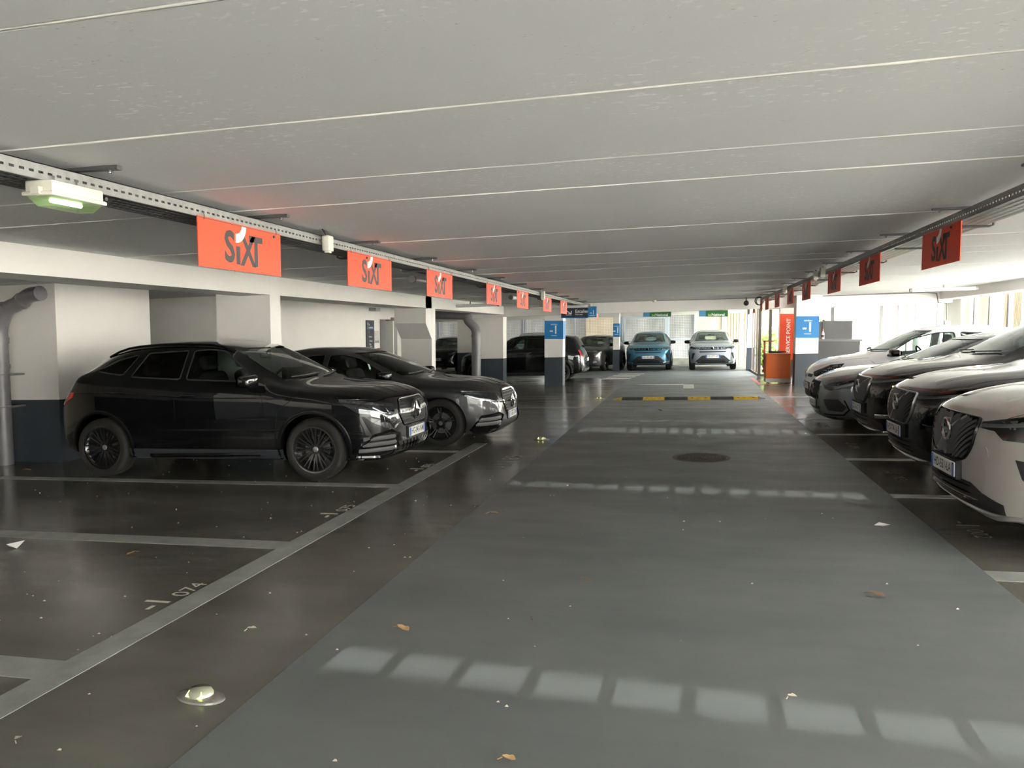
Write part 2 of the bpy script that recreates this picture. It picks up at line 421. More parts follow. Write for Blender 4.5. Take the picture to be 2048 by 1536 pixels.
    def strips(s, name, k, lines, width, m, parent=None, **kw):
        mb = MB(); p = {a: kw.pop(a) for a in list(kw) if a in ('off', 'lift', 'closed', 'step', 'side')}
        for l in lines: s.strip(name, k, l, width, m, mb=mb, **p)
        return mb.build(name, m, parent or s.root, smooth=50, **kw)
    def pstrip(s, name, k, line, width, m, **kw):
        R = {'L': 'R', 'F': 'F', 'B': 'B', 'FL': 'FR', 'BL': 'BR', 'T': 'T'}[k]; out = []
        for side, kk in ((1, k), (-1, R)):
            pl = line
            if side < 0 and not isinstance(line[0][0], str) and k in 'FB': pl = [(-a, b) for a, b in line]
            if side < 0 and not isinstance(line[0][0], str) and k == 'T': pl = [(a, -b) for a, b in line]
            out.append(s.strip(name, kk, pl, width, m, side=side, **kw))
        return out
    def at(s, k, a, b, side=1):
        P, N = s.B.hit(s.B.basis(k), a, b); return P, N

TYRE = mat('tyre_rubber', (.012, .0115, .0105), .8, bump=(60, .15), noise=(9, .3))
GLOSSBLK = mat('gloss_black', (.006, .006, .007), .22, spec=.35)
BLKPL = mat('black_plastic', (.02, .02, .021), .55)
DARKIN = mat('cabin_dark', (.03, .031, .033), .7)
SEATM = mat('seat_fabric', (.045, .046, .05), .75, bump=(120, .1))
CHROME = mat('chrome', (.52, .52, .51), .14, 1.0)
SILV = mat('silver_paint', (.55, .56, .57), .28, .9)
LAMPGL = glass('lamp_lens', (.78, .8, .82), 1.4)
LAMPIN = mat('lamp_reflector', (.62, .63, .65), .18, 1.0, noise=(30, .5))
LAMPDK = mat('lamp_dark', (.03, .03, .035), .2, coat=1)
REDL = mat('tail_lamp', (.45, .008, .01), .15, coat=1)
AMBER = mat('amber_lamp', (.9, .55, .15), .3, emit=(1, .75, .4, 1.2))
WHITEP = mat('plate_white', (.8, .8, .78), .45)
BLUEP = mat('plate_blue', (.03, .12, .5), .45)
INK = mat('plate_ink', (.015, .015, .02), .5)
WIN = glass('window_glass', (.60, .70, .66), 1.0)
WINS = glass('windscreen_glass', (.66, .76, .70), 1.35)
PRIV = glass('privacy_glass', (.055, .06, .06), 1.0)
_wheels = {}
def wheel(style, tr, tw, rr, parent, loc, side):
    """wheel = rim with tyre, hub cap and brake disc as its parts; spins about local y, outer face towards side"""
    key = (style, tr, tw, rr); Mx = Matrix.Rotation(-PI / 2, 4, 'X')          # lathe z -> +y outside
    if key not in _wheels:
        t = MB(); h = tw / 2
        t.lathe([(rr - .004, -h * .86), (rr + .012, -h * .95), (rr + (tr - rr) * .55, -h), (tr - .022, -h * .93), (tr - .004, -h * .74), (tr, -h * .4), (tr, -h * .12), (tr - .008, -h * .1), (tr - .008, -h * .02), (tr, 0), (tr, h * .4), (tr - .004, h * .74), (tr - .022, h * .93), (rr + (tr - rr) * .55, h), (rr + .012, h * .95), (rr - .004, h * .86)], 48, Mx)
        r = MB(); lip = rr
        r.lathe([(lip, -h * .85), (lip - .012, -h * .8), (lip - .03, -h * .2), (lip - .03, h * .55), (lip - .012, h * .82), (lip, h * .84), (lip, h * .9), (lip - .014, h * .88)], 48, Mx)
        hubz = h * .50; ed = h * .74
        r.lathe([(.001, -h * .25), (lip - .028, -h * .25), (lip - .028, -h * .3), (.001, -h * .3)], 40, Mx)
        r.lathe([(.001, hubz + .004), (.07, hubz), (.075, hubz - .05), (.001, hubz - .06)], 24, Mx)
        def spoke(ang, w0, w1, a0=.05, z0=None, z1=None, skew=0, thick=.03):
            ca, sa = math.cos(ang), math.sin(ang); z0 = hubz if z0 is None else z0; z1 = ed if z1 is None else z1
            sx, sz = math.cos(ang + skew), math.sin(ang + skew); R1 = lip - .012
            p0 = Vector((ca * a0, 0, sa * a0)); p1 = Vector((sx * R1, 0, sz * R1)); d = (p1 - p0).normalized(); nn = Vector((-d.z, 0, d.x))
            v = []
            for p, w_, y in ((p0, w0, z0), ((p0 + p1) / 2, (w0 + w1) / 2, (z0 + z1) / 2 + .006), (p1, w1, z1)):
                v += [p - nn * w_ + Vector((0, y - thick, 0)), p - nn * w_ * .7 + Vector((0, y, 0)), p + nn * w_ * .7 + Vector((0, y, 0)), p + nn * w_ + Vector((0, y - thick, 0))]
            r.add(v, [(i * 4 + k, i * 4 + (k + 1) % 4, i * 4 + 4 + (k + 1) % 4, i * 4 + 4 + k) for i in range(2) for k in range(4)] + [(0, 1, 2, 3), (11, 10, 9, 8)])
        face = MB()
        def face_line(ang, w0, a0, a1, skew=0):
            ca, sa = math.cos(ang), math.sin(ang); p0 = Vector((ca * a0, 0, sa * a0)); p1 = Vector((math.cos(ang + skew) * a1, 0, math.sin(ang + skew) * a1)); d = (p1 - p0).normalized(); nn = Vector((-d.z, 0, d.x)) * w0
            y0 = hubz + (ed - hubz) * (a0 - .05) / (lip - .06) + .009; y1 = hubz + (ed - hubz) * (a1 - .05) / (lip - .06) + .009
            face.add([p0 - nn + Vector((0, y0, 0)), p0 + nn + Vector((0, y0, 0)), p1 + nn + Vector((0, y1, 0)), p1 - nn + Vector((0, y1, 0))], [(0, 1, 2, 3)])
        if style == 'multi':
            for k in range(12):
                a = 2 * PI * k / 12; spoke(a, .014, .010, skew=.10); spoke(a, .014, .010, skew=-.13)
        elif style == 'twin':
            for k in range(5):
                a = 2 * PI * k / 5 + .3; spoke(a - .08, .012, .014, a0=.06, skew=-.05); spoke(a + .08, .012, .014, a0=.06, skew=.05)
                for d in (-.13, .13): face_line(a + d * .8, .0035, .10, lip - .02, d * .1)
        elif style == 'hex':
            for k in range(5):
                a = 2 * PI * k / 5; spoke(a, .028, .022, a0=.06); spoke(a + .24, .010, .012, a0=.12, skew=.14); spoke(a - .24, .010, .012, a0=.12, skew=-.14)
                for d in (-.27, .27): face_line(a + d, .010, .10, lip - .03, d * .42)
        else:
            for k in range(5):
                a = 2 * PI * k / 5; spoke(a, .036, .028, a0=.05)
        ring = MB().lathe([(lip - .001, h * .90), (lip + .003, h * .905), (lip - .002, h * .885), (lip - .012, h * .86)], 48, Mx)
        disc = MB().lathe([(.001, -.01), (.15, -.01), (.15, .015), (.001, .015)], 32, Mx)
        cap = MB().lathe([(.001, hubz + .014), (.026, hubz + .012), (.032, hubz + .004), (.032, hubz - .01)], 24, Mx)
        def me(mb, ang=40): o = mb.build('tmp', None, smooth=ang); d = o.data; bpy.data.objects.remove(o); d.materials.clear(); return d
        _wheels[key] = dict(rim=me(r, 30), tyre=me(t), ring=me(ring), disc=me(disc), cap=me(cap), face=me(face) if face.v else None)
        K = _wheels[key]; K['rim'].materials.append(mat('wheel_black', (.012, .012, .013), .22, coat=.6) if style != 'alloy' else SILV)
        K['tyre'].materials.append(TYRE); K['ring'].materials.append(CHROME if style in ('multi', 'twin') else K['rim'].materials[0]); K['disc'].materials.append(mat('brake_steel', (.25, .25, .25), .4, 1)); K['cap'].materials.append(mat('cap_grey', (.5, .5, .5), .3, .8))
        if K['face']: K['face'].materials.append(SILV)
    K = _wheels[key]; o = link('wheel', K['rim'], parent); o.location = loc
    if side < 0: o.rotation_euler = (0, 0, PI)
    link('tyre', K['tyre'], o); link('rim_ring', K['ring'], o); link('brake_disc', K['disc'], o); link('hub_cap', K['cap'], o)
    if K['face']: link('spoke_face', K['face'], o)
    return o
def emblem_star(parent, M, R):
    mb = MB(); mb.tube([M @ Vector((R * math.cos(t), R * math.sin(t), 0)) for t in [2 * PI * k / 32 for k in range(33)]], R * .10, 8)
    for k in range(3):
        a = PI / 2 + k * 2 * PI / 3; d = Vector((math.cos(a), math.sin(a), 0)); n = Vector((-d.y, d.x, 0))
        mb.add([M @ p for p in (d * R * .97, n * R * .14, -n * R * .14, Vector((0, 0, R * .22)), Vector((0, 0, -R * .1)))], [(0, 1, 3), (0, 3, 2), (1, 2, 3), (0, 2, 4), (0, 4, 1), (1, 4, 2)])
    return mb.build('emblem', CHROME, parent, smooth=30)
def emblem_ring(parent, M, R):
    mb = MB(); mb.tube([M @ Vector((R * math.cos(t), R * math.sin(t), 0)) for t in [2 * PI * k / 32 for k in range(33)]], R * .17, 8)
    mb.add([M @ Vector((x, y, z)) for z in (-.004, .006) for x, y in ((-R * .6, -R * .14), (R * .6, -R * .14), (R * .6, R * .14), (-R * .6, R * .14))], [(0, 1, 2, 3), (4, 5, 6, 7), (0, 1, 5, 4), (1, 2, 6, 5), (2, 3, 7, 6), (3, 0, 4, 7)])
    d = Vector((.72, .72, 0)) * R      # arrow at the upper right
    mb.tube([M @ (d * .95), M @ (d * 1.45)], R * .12, 6); mb.tube([M @ (d * 1.5 + Vector((-R * .4, 0, 0))), M @ (d * 1.5), M @ (d * 1.5 + Vector((0, -R * .4, 0)))], R * .11, 6)
    return mb.build('emblem', CHROME, parent, smooth=30)
def emblem_diamond(parent, M, R):
    mb = MB()
    for q in (1.0, .62):
        mb.tube([M @ Vector((x * q, y * q, 0)) for x, y in ((0, R), (R * .72, 0), (0, -R), (-R * .72, 0), (0, R))], R * .11, 6)
    return mb.build('emblem', CHROME, parent, smooth=30)
def plate(kit, z, txt, k='F', y=0.0, blue=True, out=.012, width=.52):
    P, N = kit.at(k, y, z); sx = 1 if k == 'F' else -1
    ax = Vector((-N.y, N.x, 0)).normalized(); ax = ax if ax.y * sx > 0 else -ax
    nn = Vector((sx, 0, -.02 * 0 )).normalized(); M = frame(P + Vector((sx * out, 0, 0)), (0, sx, 0), (0, 0, 1))
    hw_, hh = width / 2, .055
    p = MB().add([M @ q for q in rbox(-hw_, hw_, -hh, hh, -.006, .004, .004, 1)[0]], rbox(-hw_, hw_, -hh, hh, -.006, .004, .004, 1)[1]).build('licence_plate', WHITEP, kit.root, smooth=40)
    MB().box(-hw_ - .012, hw_ + .012, -hh - .014, hh + .014, -.045, -.006, M).build('plate_holder', BLKPL, kit.root)
    if blue:
        for x0 in (-hw_ + .003, hw_ - .043):
            MB().box(x0, x0 + .04, -hh + .003, hh - .003, .004, .0052, M).build('plate_band', BLUEP, p)
    if txt: lettering('plate_number', txt, .098, M @ Matrix.Translation((0, 0, .0056)), INK, p, bold=.007, sx=.80, spacing=1.02)
    return p
def mirror(kit, s_, z, m, size=(.10, .20, .15), y0=None):
    B = kit.B; out = []
    for sd in (1, -1):
        P, N = kit.at('L' if sd > 0 else 'R', s_, z); a, b, c = size
        v, f = rbox(-a, a * .75, -b / 2, b / 2, -c / 2, c / 2, min(size) * .42, 4)
        v = [Vector((p.x * (1 - .22 * (p.y * sd / b + .5)) , p.y - p.x * sd * .15, p.z * (1 - .25 * (p.y * sd / b + .5)))) for p in v]
        ctr = P + Vector((0, sd * (b / 2 + .022), .045))
        mb = MB().add([ctr + p for p in v], f)
        o = mb.build('wing_mirror', m, kit.root, smooth=60)
        MB().tube([P - Vector((0, sd * .02, -.005)), ctr + Vector((0, -sd * b * .3, -c * .3))], [.03, .022], 8).build('mirror_stalk', BLKPL, o, smooth=50)
        MB().add([ctr + Vector((-a - .002, y, z_)) for y, z_ in ((-b * .40, -c * .34), (b * .38, -c * .28), (b * .38, c * .28), (-b * .40, c * .34))], [(0, 1, 2, 3)]).build('mirror_glass', mat('mirror_silver', (.7, .72, .72), .04, 1), o)
        out.append(o)
    return out
def cabin(kit, seat_m=None):
    """two front seats, rear bench, dashboard, steering wheel, inner mirror"""
    B = kit.B; sp = B.sp; X = lambda q: B.Lf - q; H = B.H; fl = sp['belt'][0][1] - .42; seat_m = seat_m or SEATM; k = (H - 1.45) * .6
    sf = sp['s1'] + .32 + sp.get('seat', 0); hip = fl + .12 + k * .2; hr = H - .36
    for yy in (.36, -.36):
        mb = MB()
        mb.add(*rbox(X(sf) - .12, X(sf) + .42, yy - .24, yy + .24, fl, hip + .05, .06, 3))
        M = Matrix.Translation((X(sf) - .05, yy, hip)) @ Matrix.Rotation(-.30, 4, 'Y')
        v, f = rbox(-.09, .09, -.24, .24, 0, hr - hip, .07, 3); mb.add([M @ Vector((p.x, p.y * (1 - .22 * max(0, p.z) / (hr - hip)), p.z)) for p in v], f)
        o = mb.build('seat', seat_m, kit.root, smooth=60)
        v, f = rbox(-.05, .05, -.13, .13, hr - hip + .03, hr - hip + .20, .045, 3); MB().add([M @ p for p in v], f).build('headrest', seat_m, o, smooth=60)
    sr = sf + .82; mb = MB(); mb.add(*rbox(X(sr) - .1, X(sr) + .38, -.58, .58, fl, hip + .05, .06, 3))
    M = Matrix.Translation((X(sr) - .06, 0, hip)) @ Matrix.Rotation(-.32, 4, 'Y'); v, f = rbox(-.08, .08, -.58, .58, 0, hr - hip - .04, .07, 3); mb.add([M @ p for p in v], f)
    o = mb.build('rear_bench', seat_m, kit.root, smooth=60)
    for yy in (.36, -.36):
        v, f = rbox(-.045, .045, -.13, .13, hr - hip - .03, hr - hip + .11, .04, 3); MB().add([M @ (p + Vector((0, yy, 0))) for p in v], f).build('headrest', seat_m, o, smooth=60)
    s0 = sp['s0']; mb = MB(); mb.add(*rbox(X(s0 + .72), X(s0 + .16), -B.hw * .78, B.hw * .78, fl, sp['cz'] - .07, .06, 3)); mb.build('dashboard', DARKIN, kit.root, smooth=60)
    c = Vector((X(s0 + .92), .36, sp['cz'] - .05)); M = Matrix.Translation(c) @ Matrix.Rotation(-1.15, 4, 'Y'); R = .18; mb = MB()
    mb.tube([M @ Vector((R * math.cos(t), R * math.sin(t), 0)) for t in [2 * PI * q / 28 for q in range(29)]], .016, 8)
    mb.tube([M @ Vector((0, -R, 0)), M @ Vector((0, R, 0))], .018, 6); mb.tube([M @ Vector((0, 0, 0)), M @ Vector((-.1, 0, -.25))], .035, 8)
    mb.build('steering_wheel', DARKIN, kit.root, smooth=50)
    c = Vector((X(sp['s1'] - .02), 0, H - .20)); mb = MB(); mb.add([c + p for p in rbox(-.012, .012, -.12, .12, -.035, .035, .012, 2)[0]], rbox(-.012, .012, -.12, .12, -.035, .035, .012, 2)[1])
    mb.tube([c + Vector((.01, 0, .02)), c + Vector((.06, 0, .10))], .012, 6); mb.build('inner_mirror', DARKIN, kit.root, smooth=50)
_bodies = {}
def car(spec, name, label, group, loc, rotz, paint, inner=DARKIN, wheel_style='multi', seat_m=None, interior=True, tinted=PRIV, front_glass=WIN):
    if spec['id'] not in _bodies:
        B = Body(spec); _bodies[spec['id']] = (B, B.cut())
    B, me = _bodies[spec['id']]; me2 = me.copy(); me2.materials.clear()
    x, y = loc; root = empty(name, label=label, cat='car', group=group)
    root.matrix_world = Matrix.Translation((x, y, fz(x))) @ Matrix.Rotation(-math.atan(SL), 4, 'Y') @ Matrix.Rotation(rotz, 4, 'Z')
    link('body', me2, root, [paint, inner]); kit = Kit(B, root); sp = spec; X = lambda q: B.Lf - q
    for ax in (sp['fo'], sp['fo'] + sp['wb']):
        for sd in (1, -1): wheel(wheel_style, sp['tr'], sp['tw'], sp['rr'], root, (X(ax), sd * (B.hw - sp['tw'] / 2 - .012), sp['tr']), sd)
    kit.patch('windscreen', 'F', B.wspoly(), WINS, off=-.008, step=.12, skirt=0)
    for nm, poly, t in sp['win']:
        for o in kit.pair(nm, 'L', poly, tinted if t else front_glass, off=-.008, step=.12, skirt=0): pass
        kit.pstrip('window_trim', 'L', poly, .016, sp.get('trim', BLKPL), closed=True, off=.001, lift=.003, step=.06)
    if sp.get('rwin'): kit.patch('rear_window', 'B', sp['rwin'], tinted, off=-.008, step=.12, skirt=0)
    if interior: cabin(kit, seat_m)
    return root, kit
def arc(cx, cy, r, a0, a1, n=16): return [(cx + r * math.cos(a0 + (a1 - a0) * k / n), cy + r * math.sin(a0 + (a1 - a0) * k / n)) for k in range(n + 1)]
def arch_trim(kit, m, wd=.05):
    sp = kit.B.sp; R = sp['tr'] + sp.get('gap', .055) + wd / 2 - .004
    for ax in (sp['fo'], sp['fo'] + sp['wb']): kit.pstrip('wheel_arch_trim', 'L', arc(ax, sp['tr'], R, -.25 if ax < 2 else -.12, PI + (.12 if ax < 2 else .25), 26), wd, m, off=.006, lift=.006)
def sill(kit, m, h=.14):
    sp = kit.B.sp; a = sp['fo'] + sp['tr'] + .03; b = sp['fo'] + sp['wb'] - sp['tr'] - .03
    kit.pair('sill_cladding', 'L', [(a, sp['cl'] + .015), (b, sp['cl'] + .015), (b, sp['cl'] + h), (a, sp['cl'] + h)], m, off=.008)
def doors(kit, paint, front, rear=None, off=.0025):
    kit.pair('front_door', 'L', rnd(front, .05), paint, off=off, step=.07, skirt=.012)
    if rear: kit.pair('rear_door', 'L', rnd(rear, .05), paint, off=off, step=.07, skirt=.012)
def seam(kit, k, line, wd=.006, name='panel_gap', closed=False):
    return kit.pstrip(name, k, line, wd, mat('gap_black', (.004, .004, .004), .8), off=.0008, lift=.0005, closed=closed)
def handle(kit, s_, z, m, ln=.21):
    for sd in (1, -1):
        k = 'L' if sd > 0 else 'R'; pts = []
        for i in range(7):
            t = i / 6; P, N = kit.at(k, s_ - ln / 2 + ln * t, z); pts.append(P + N * (.004 + .028 * math.sin(PI * min(1, max(0, t)) ) ** .5))
        MB().tube(pts, [.008, .012, .013, .013, .013, .012, .008], 8).build('door_handle', m, kit.root, smooth=60)
def headlamp(kit, poly, k='FL', lens_off=.006, bars=None, barm=None):
    """lamp unit on both corners: reflector, glass lens, light bars"""
    R = {'FL': 'FR', 'F': 'F'}[k]
    for side, kk in ((1, k), (-1, R)):
        o = kit.patch('headlamp', kk, poly, LAMPDK if bars else LAMPIN, off=.002, step=.04, side=side, skirt=.01)
        for b, wd in (bars or []): kit.strip('light_bar', kk, b, wd, barm or LAMPIN, off=.004, lift=.003, side=side, parent=o)
        kit.patch('lamp_glass', kk, poly, LAMPGL, off=.010, step=.04, side=side, skirt=.008, parent=o)
def roof_rail(kit, a, b, m, y=.6):
    B = kit.B
    for sd in (1, -1):
        pts = []
        for i in range(13):
            s_ = a + (b - a) * i / 12; yy = float(B.wr(s_)) * .97; P, N = kit.at('T', s_, sd * yy); e = min(i, 12 - i)
            pts.append(P + Vector((0, 0, .004 if e == 0 else (.030 if e > 1 else .024))))
        MB().tube(pts, .014, 8).build('roof_rail', m, kit.root, smooth=60)
def wipers(kit):
    B = kit.B; sp = B.sp
    for y0, y1 in ((.05, .62), (-.6, -.02)):
        pts = []
        for i in range(6):
            y = y0 + (y1 - y0) * i / 5; P, N = kit.at('F', y, sp['cz'] + .05 + .02 * i / 5); pts.append(P + N * .012)
        MB().tube(pts, .008, 6).build('wiper', BLKPL, kit.root, smooth=60)
# ---------------------------------------------------------------- the building
def slabmat():
    """grey painted concrete with small blisters and pale flecks"""
    m = mat('ceiling_paint', (.50, .51, .51), .75); nt = m.node_tree; N = nt.nodes; Lk = nt.links; b = N['Principled BSDF']
    tc = N.new('ShaderNodeTexCoord'); mp = N.new('ShaderNodeMapping'); mp.inputs['Scale'].default_value = (1, 2.2, 1); Lk.new(tc.outputs['Object'], mp.inputs[0])
    n1 = N.new('ShaderNodeTexNoise'); n1.inputs['Scale'].default_value = 22; n1.inputs['Detail'].default_value = 3; Lk.new(mp.outputs[0], n1.inputs['Vector'])
    n2 = N.new('ShaderNodeTexNoise'); n2.inputs['Scale'].default_value = .8; n2.inputs['Detail'].default_value = 4; Lk.new(tc.outputs['Object'], n2.inputs['Vector'])
    v = N.new('ShaderNodeTexVoronoi'); v.inputs['Scale'].default_value = 26; v.inputs['Randomness'].default_value = 1; Lk.new(mp.outputs[0], v.inputs['Vector'])
    r1 = N.new('ShaderNodeValToRGB'); r1.color_ramp.elements[0].position = .60; r1.color_ramp.elements[1].position = .67; Lk.new(n1.outputs[0], r1.inputs[0])
    r2 = N.new('ShaderNodeValToRGB'); r2.color_ramp.elements[0].position = .46; r2.color_ramp.elements[1].position = .60; Lk.new(n2.outputs[0], r2.inputs[0])
    fl = N.new('ShaderNodeMath'); fl.operation = 'MULTIPLY'; Lk.new(r1.outputs[0], fl.inputs[0]); Lk.new(r2.outputs[0], fl.inputs[1])
    tone = N.new('ShaderNodeMixRGB'); tone.inputs[1].default_value = (.64, .64, .64, 1); tone.inputs[2].default_value = (.73, .73, .715, 1); Lk.new(n2.outputs[0], tone.inputs[0])
    mx = N.new('ShaderNodeMixRGB'); mx.inputs[2].default_value = (.86, .86, .84, 1); Lk.new(fl.outputs[0], mx.inputs[0]); Lk.new(tone.outputs[0], mx.inputs[1]); Lk.new(mx.outputs[0], b.inputs['Base Color'])
    rv = N.new('ShaderNodeValToRGB'); rv.color_ramp.elements[0].position = 0; rv.color_ramp.elements[0].color = (1, 1, 1, 1); rv.color_ramp.elements[1].position = .16; rv.color_ramp.elements[1].color = (0, 0, 0, 1); Lk.new(v.outputs['Distance'], rv.inputs[0])
    n3 = N.new('ShaderNodeTexNoise'); n3.inputs['Scale'].default_value = 7; Lk.new(tc.outputs['Object'], n3.inputs['Vector'])
    r3 = N.new('ShaderNodeValToRGB'); r3.color_ramp.elements[0].position = .52; r3.color_ramp.elements[1].position = .62; Lk.new(n3.outputs[0], r3.inputs[0])
    ml = N.new('ShaderNodeMath'); ml.operation = 'MULTIPLY'; Lk.new(rv.outputs[0], ml.inputs[0]); Lk.new(r3.outputs[0], ml.inputs[1])
    bp = N.new('ShaderNodeBump'); bp.inputs['Strength'].default_value = .7; bp.inputs['Distance'].default_value = .02; Lk.new(ml.outputs[0], bp.inputs['Height']); Lk.new(bp.outputs[0], b.inputs['Normal'])
    return m
def floormat(name, c0, c1, r0, r1, spec=.5):
    m = mat(name, c0, .3, spec=spec); nt = m.node_tree; N = nt.nodes; Lk = nt.links; b = N['Principled BSDF']
    tc = N.new('ShaderNodeTexCoord'); mp = N.new('ShaderNodeMapping'); mp.inputs['Scale'].default_value = (.55, 1.3, 1); Lk.new(tc.outputs['Object'], mp.inputs[0])
    def noise(sc, det, vec): n = N.new('ShaderNodeTexNoise'); n.inputs['Scale'].default_value = sc; n.inputs['Detail'].default_value = det; n.inputs['Roughness'].default_value = .6; Lk.new(vec, n.inputs['Vector']); return n
    a = noise(.8, 7, mp.outputs[0]); f = noise(140, 2, tc.outputs['Object']); g = noise(1.8, 6, mp.outputs[0])
    r = N.new('ShaderNodeValToRGB'); r.color_ramp.elements[0].position = .36; r.color_ramp.elements[1].position = .66; r.color_ramp.elements[0].color = (*c0, 1); r.color_ramp.elements[1].color = (*c1, 1); Lk.new(a.outputs[0], r.inputs[0])
    mx = N.new('ShaderNodeMixRGB'); mx.blend_type = 'OVERLAY'; mx.inputs[0].default_value = .12; Lk.new(r.outputs[0], mx.inputs[1]); Lk.new(g.outputs[0], mx.inputs[2]); Lk.new(mx.outputs[0], b.inputs['Base Color'])
    mr = N.new('ShaderNodeMapRange'); mr.inputs['From Min'].default_value = .35; mr.inputs['From Max'].default_value = .65; mr.inputs['To Min'].default_value = r0; mr.inputs['To Max'].default_value = r1; Lk.new(g.outputs[0], mr.inputs[0]); Lk.new(mr.outputs[0], b.inputs['Roughness'])
    bp = N.new('ShaderNodeBump'); bp.inputs['Strength'].default_value = .10; bp.inputs['Distance'].default_value = .004; Lk.new(f.outputs[0], bp.inputs['Height']); Lk.new(bp.outputs[0], b.inputs['Normal'])
    return m
WALLW = mat('wall_white', (.80, .775, .74), .6, noise=(.9, .04), bump=(45, .05))
NAVY = mat('wall_navy', (.038, .048, .062), .45, noise=(2, .1))
BLUE = mat('sign_blue', (.015, .18, .45), .5)
WHITEPR = mat('white_print', (.85, .85, .85), .5)
ORANGE = mat('sign_orange', (.78, .068, .017), .5)
INKG = mat('sign_ink', (.045, .035, .035), .5)
NAVYSIGN = mat('sign_navy', (.012, .018, .035), .45)
STEEL = mat('galvanised_steel', (.30, .30, .285), .45, .6, noise=(20, .15))
DSTEEL = mat('dark_steel', (.10, .10, .10), .5, .5)
PVC = mat('grey_pipe', (.17, .165, .175), .35, noise=(5, .12))
CREAM = mat('cream_plastic', (.60, .585, .50), .4)
CABLE = mat('black_cable', (.012, .012, .012), .5)

# floor and what is painted on it
FLOOR = MB().sbox(-16, 7.6, -8.5, 37.6, -.25, 0).build('floor', floormat('bay_floor', (.100, .096, .082), (.150, .143, .124), .13, .24), kind='structure')
LANEM = floormat('lane_paint', (.135, .148, .150), (.172, .185, .186), .38, .55, .4)
LINEM = mat('line_paint', (.30, .31, .29), .45, noise=(6, .18), rnoise=(4, .3, .55))
LINEW = mat('white_line_paint', (.62, .61, .56), .5, noise=(9, .15))
def flat(poly, h0=-.02, h1=.0012): return MB().prism(poly, h0, h1, lambda a, b, h: (a, b, fz(a) + h))
def rect(x0, x1, y0, y1): return [(x0, y0), (x1, y0), (x1, y1), (x0, y1)]
flat([(-1.86, -8.5), (1.86, -8.5), (1.86, 19.8), (1.95, 23.0), (2.25, 25.8), (2.25, 35), (-8.6, 35), (-4.2, 26.2), (-1.90, 26.2), (-1.86, 19.8)]).build('painted_lane', LANEM, FLOOR)
def line(x0, x1, y0, y1, m=LINEM, h=.0022): flat(rect(x0, x1, y0, y1), h1=h).build('bay_line', m, FLOOR)
line(-3.02, -2.83, -4, 10.6)
for y0, y1 in ((.70, .90), (2.88, 3.08), (5.08, 5.28), (7.38, 7.55), (9.72, 9.88)): line(-8.2, -3.02, y0, y1)
for y0, y1 in ((2.9, 3.1), (5.06, 5.26), (7.42, 7.57), (9.45, 9.60), (11.64, 11.78), (13.62, 13.74), (15.72, 15.80), (18.0, 18.12)): line(1.86, 7.2, y0, y1)
line(-8.2, 1.86, 15.74, 15.80, LINEM, .0024)
line(-8.0, -4.6, 25.98, 26.12)
for k in range(4): x = -2.82 + k * .10; y = 25.35 + k * .92; flat([(x, y), (x + .95, y), (x + 1.0, y + .42), (x + .05, y + .42)], h1=.0045).build('crossing_stripe', LINEW, FLOOR)
flat([(.20, 20.95), (.20, 22.2), (-.12, 22.2), (-.12, 22.5), (-1.55, 22.35), (-.12, 20.6), (-.12, 20.95)][:0] or [(-.09, 20.9), (.20, 20.9), (.20, 22.45), (-.09, 22.45)], h1=.0045).build('arrow_shaft', LINEW, FLOOR)
flat([(-.09, 22.2), (-.09, 22.65), (-1.5, 22.75), (-1.2, 22.55)], h1=.0045).build('arrow_head', LINEW, FLOOR)
REDP = mat('red_floor_paint', (.55, .10, .07), .5)
for a, b, c, d in ((1.96, 2.06, 22.0, 25.2), (1.96, 3.0, 21.95, 22.12), (2.06, 3.0, 23.9, 24.05)): flat(rect(a, b, c, d), h1=.005).build('service_zone_line', REDP, FLOOR)
def floor_text(s, size, x, y, deg, m=None, bold=0.0, sx=1.0, al='CENTER'):
    M = Matrix.Translation((x, y, fz(x) + .0042)) @ Matrix.Rotation(-math.atan(SL), 4, 'Y') @ Matrix.Rotation(math.radians(deg), 4, 'Z')
    lettering('bay_number', s, size, M, m or mat('number_paint', (.62, .60, .50), .5), FLOOR, bold=bold, sx=sx, align=al)
for s, y in (('074', 4.14), ('075', 6.42), ('076', 8.70)):
    floor_text('-1', .24, -3.13, y - .27, 90, bold=.014); floor_text(s, .165, -3.08, y, 90, sx=1.02)
FADED = mat('faded_number_paint', (.26, .25, .21), .5)
for s, y in (('002', 6.18), ('003', 8.38), ('004', 10.5), ('005', 12.7)):
    floor_text('-1', .24, 2.14, y + .29, -90, FADED, bold=.004); floor_text(s, .17, 2.14, y, -90, FADED)
floor_text('-1 / 85', .34, -2.15, 9.05, 90, FADED)

# ceiling: precast slabs with sealant beads in their joints
CEILING = MB().sbox(-16, 7.6, -8.5, 26.3, .06, .30, cz).sbox(-16, 2.6, 26.3, 36.3, .06, .30, cz).sbox(-16, 4.5, 36.45, 38.2, .06, .30, cz).sbox(2.6, 4.5, 29.6, 36.3, .06, .30, cz).build('ceiling', WALLW, kind='structure')  # roof pieces past the fence and beside it added to shade the far end
CM = slabmat()
joints = [(-8.5, 0), (-5.0, 1), (-3.05, 1), (-1.1, 1), (.80, 1), (1.72, .6), (2.74, 1), (3.77, .35), (4.45, 1), (6.37, 1), (8.2, 1), (9.45, .35), (10.2, 1), (12.2, 1), (14.2, .8), (16.1, .8), (18.0, .8), (20.0, .8), (21.95, 0)]
for (a, _), (b, _2) in zip(joints, joints[1:]):
    MB().sbox(-9.6, 7.2, a + .011, b - .011, 0, .08, cz).build('ceiling_slab', CM, CEILING)
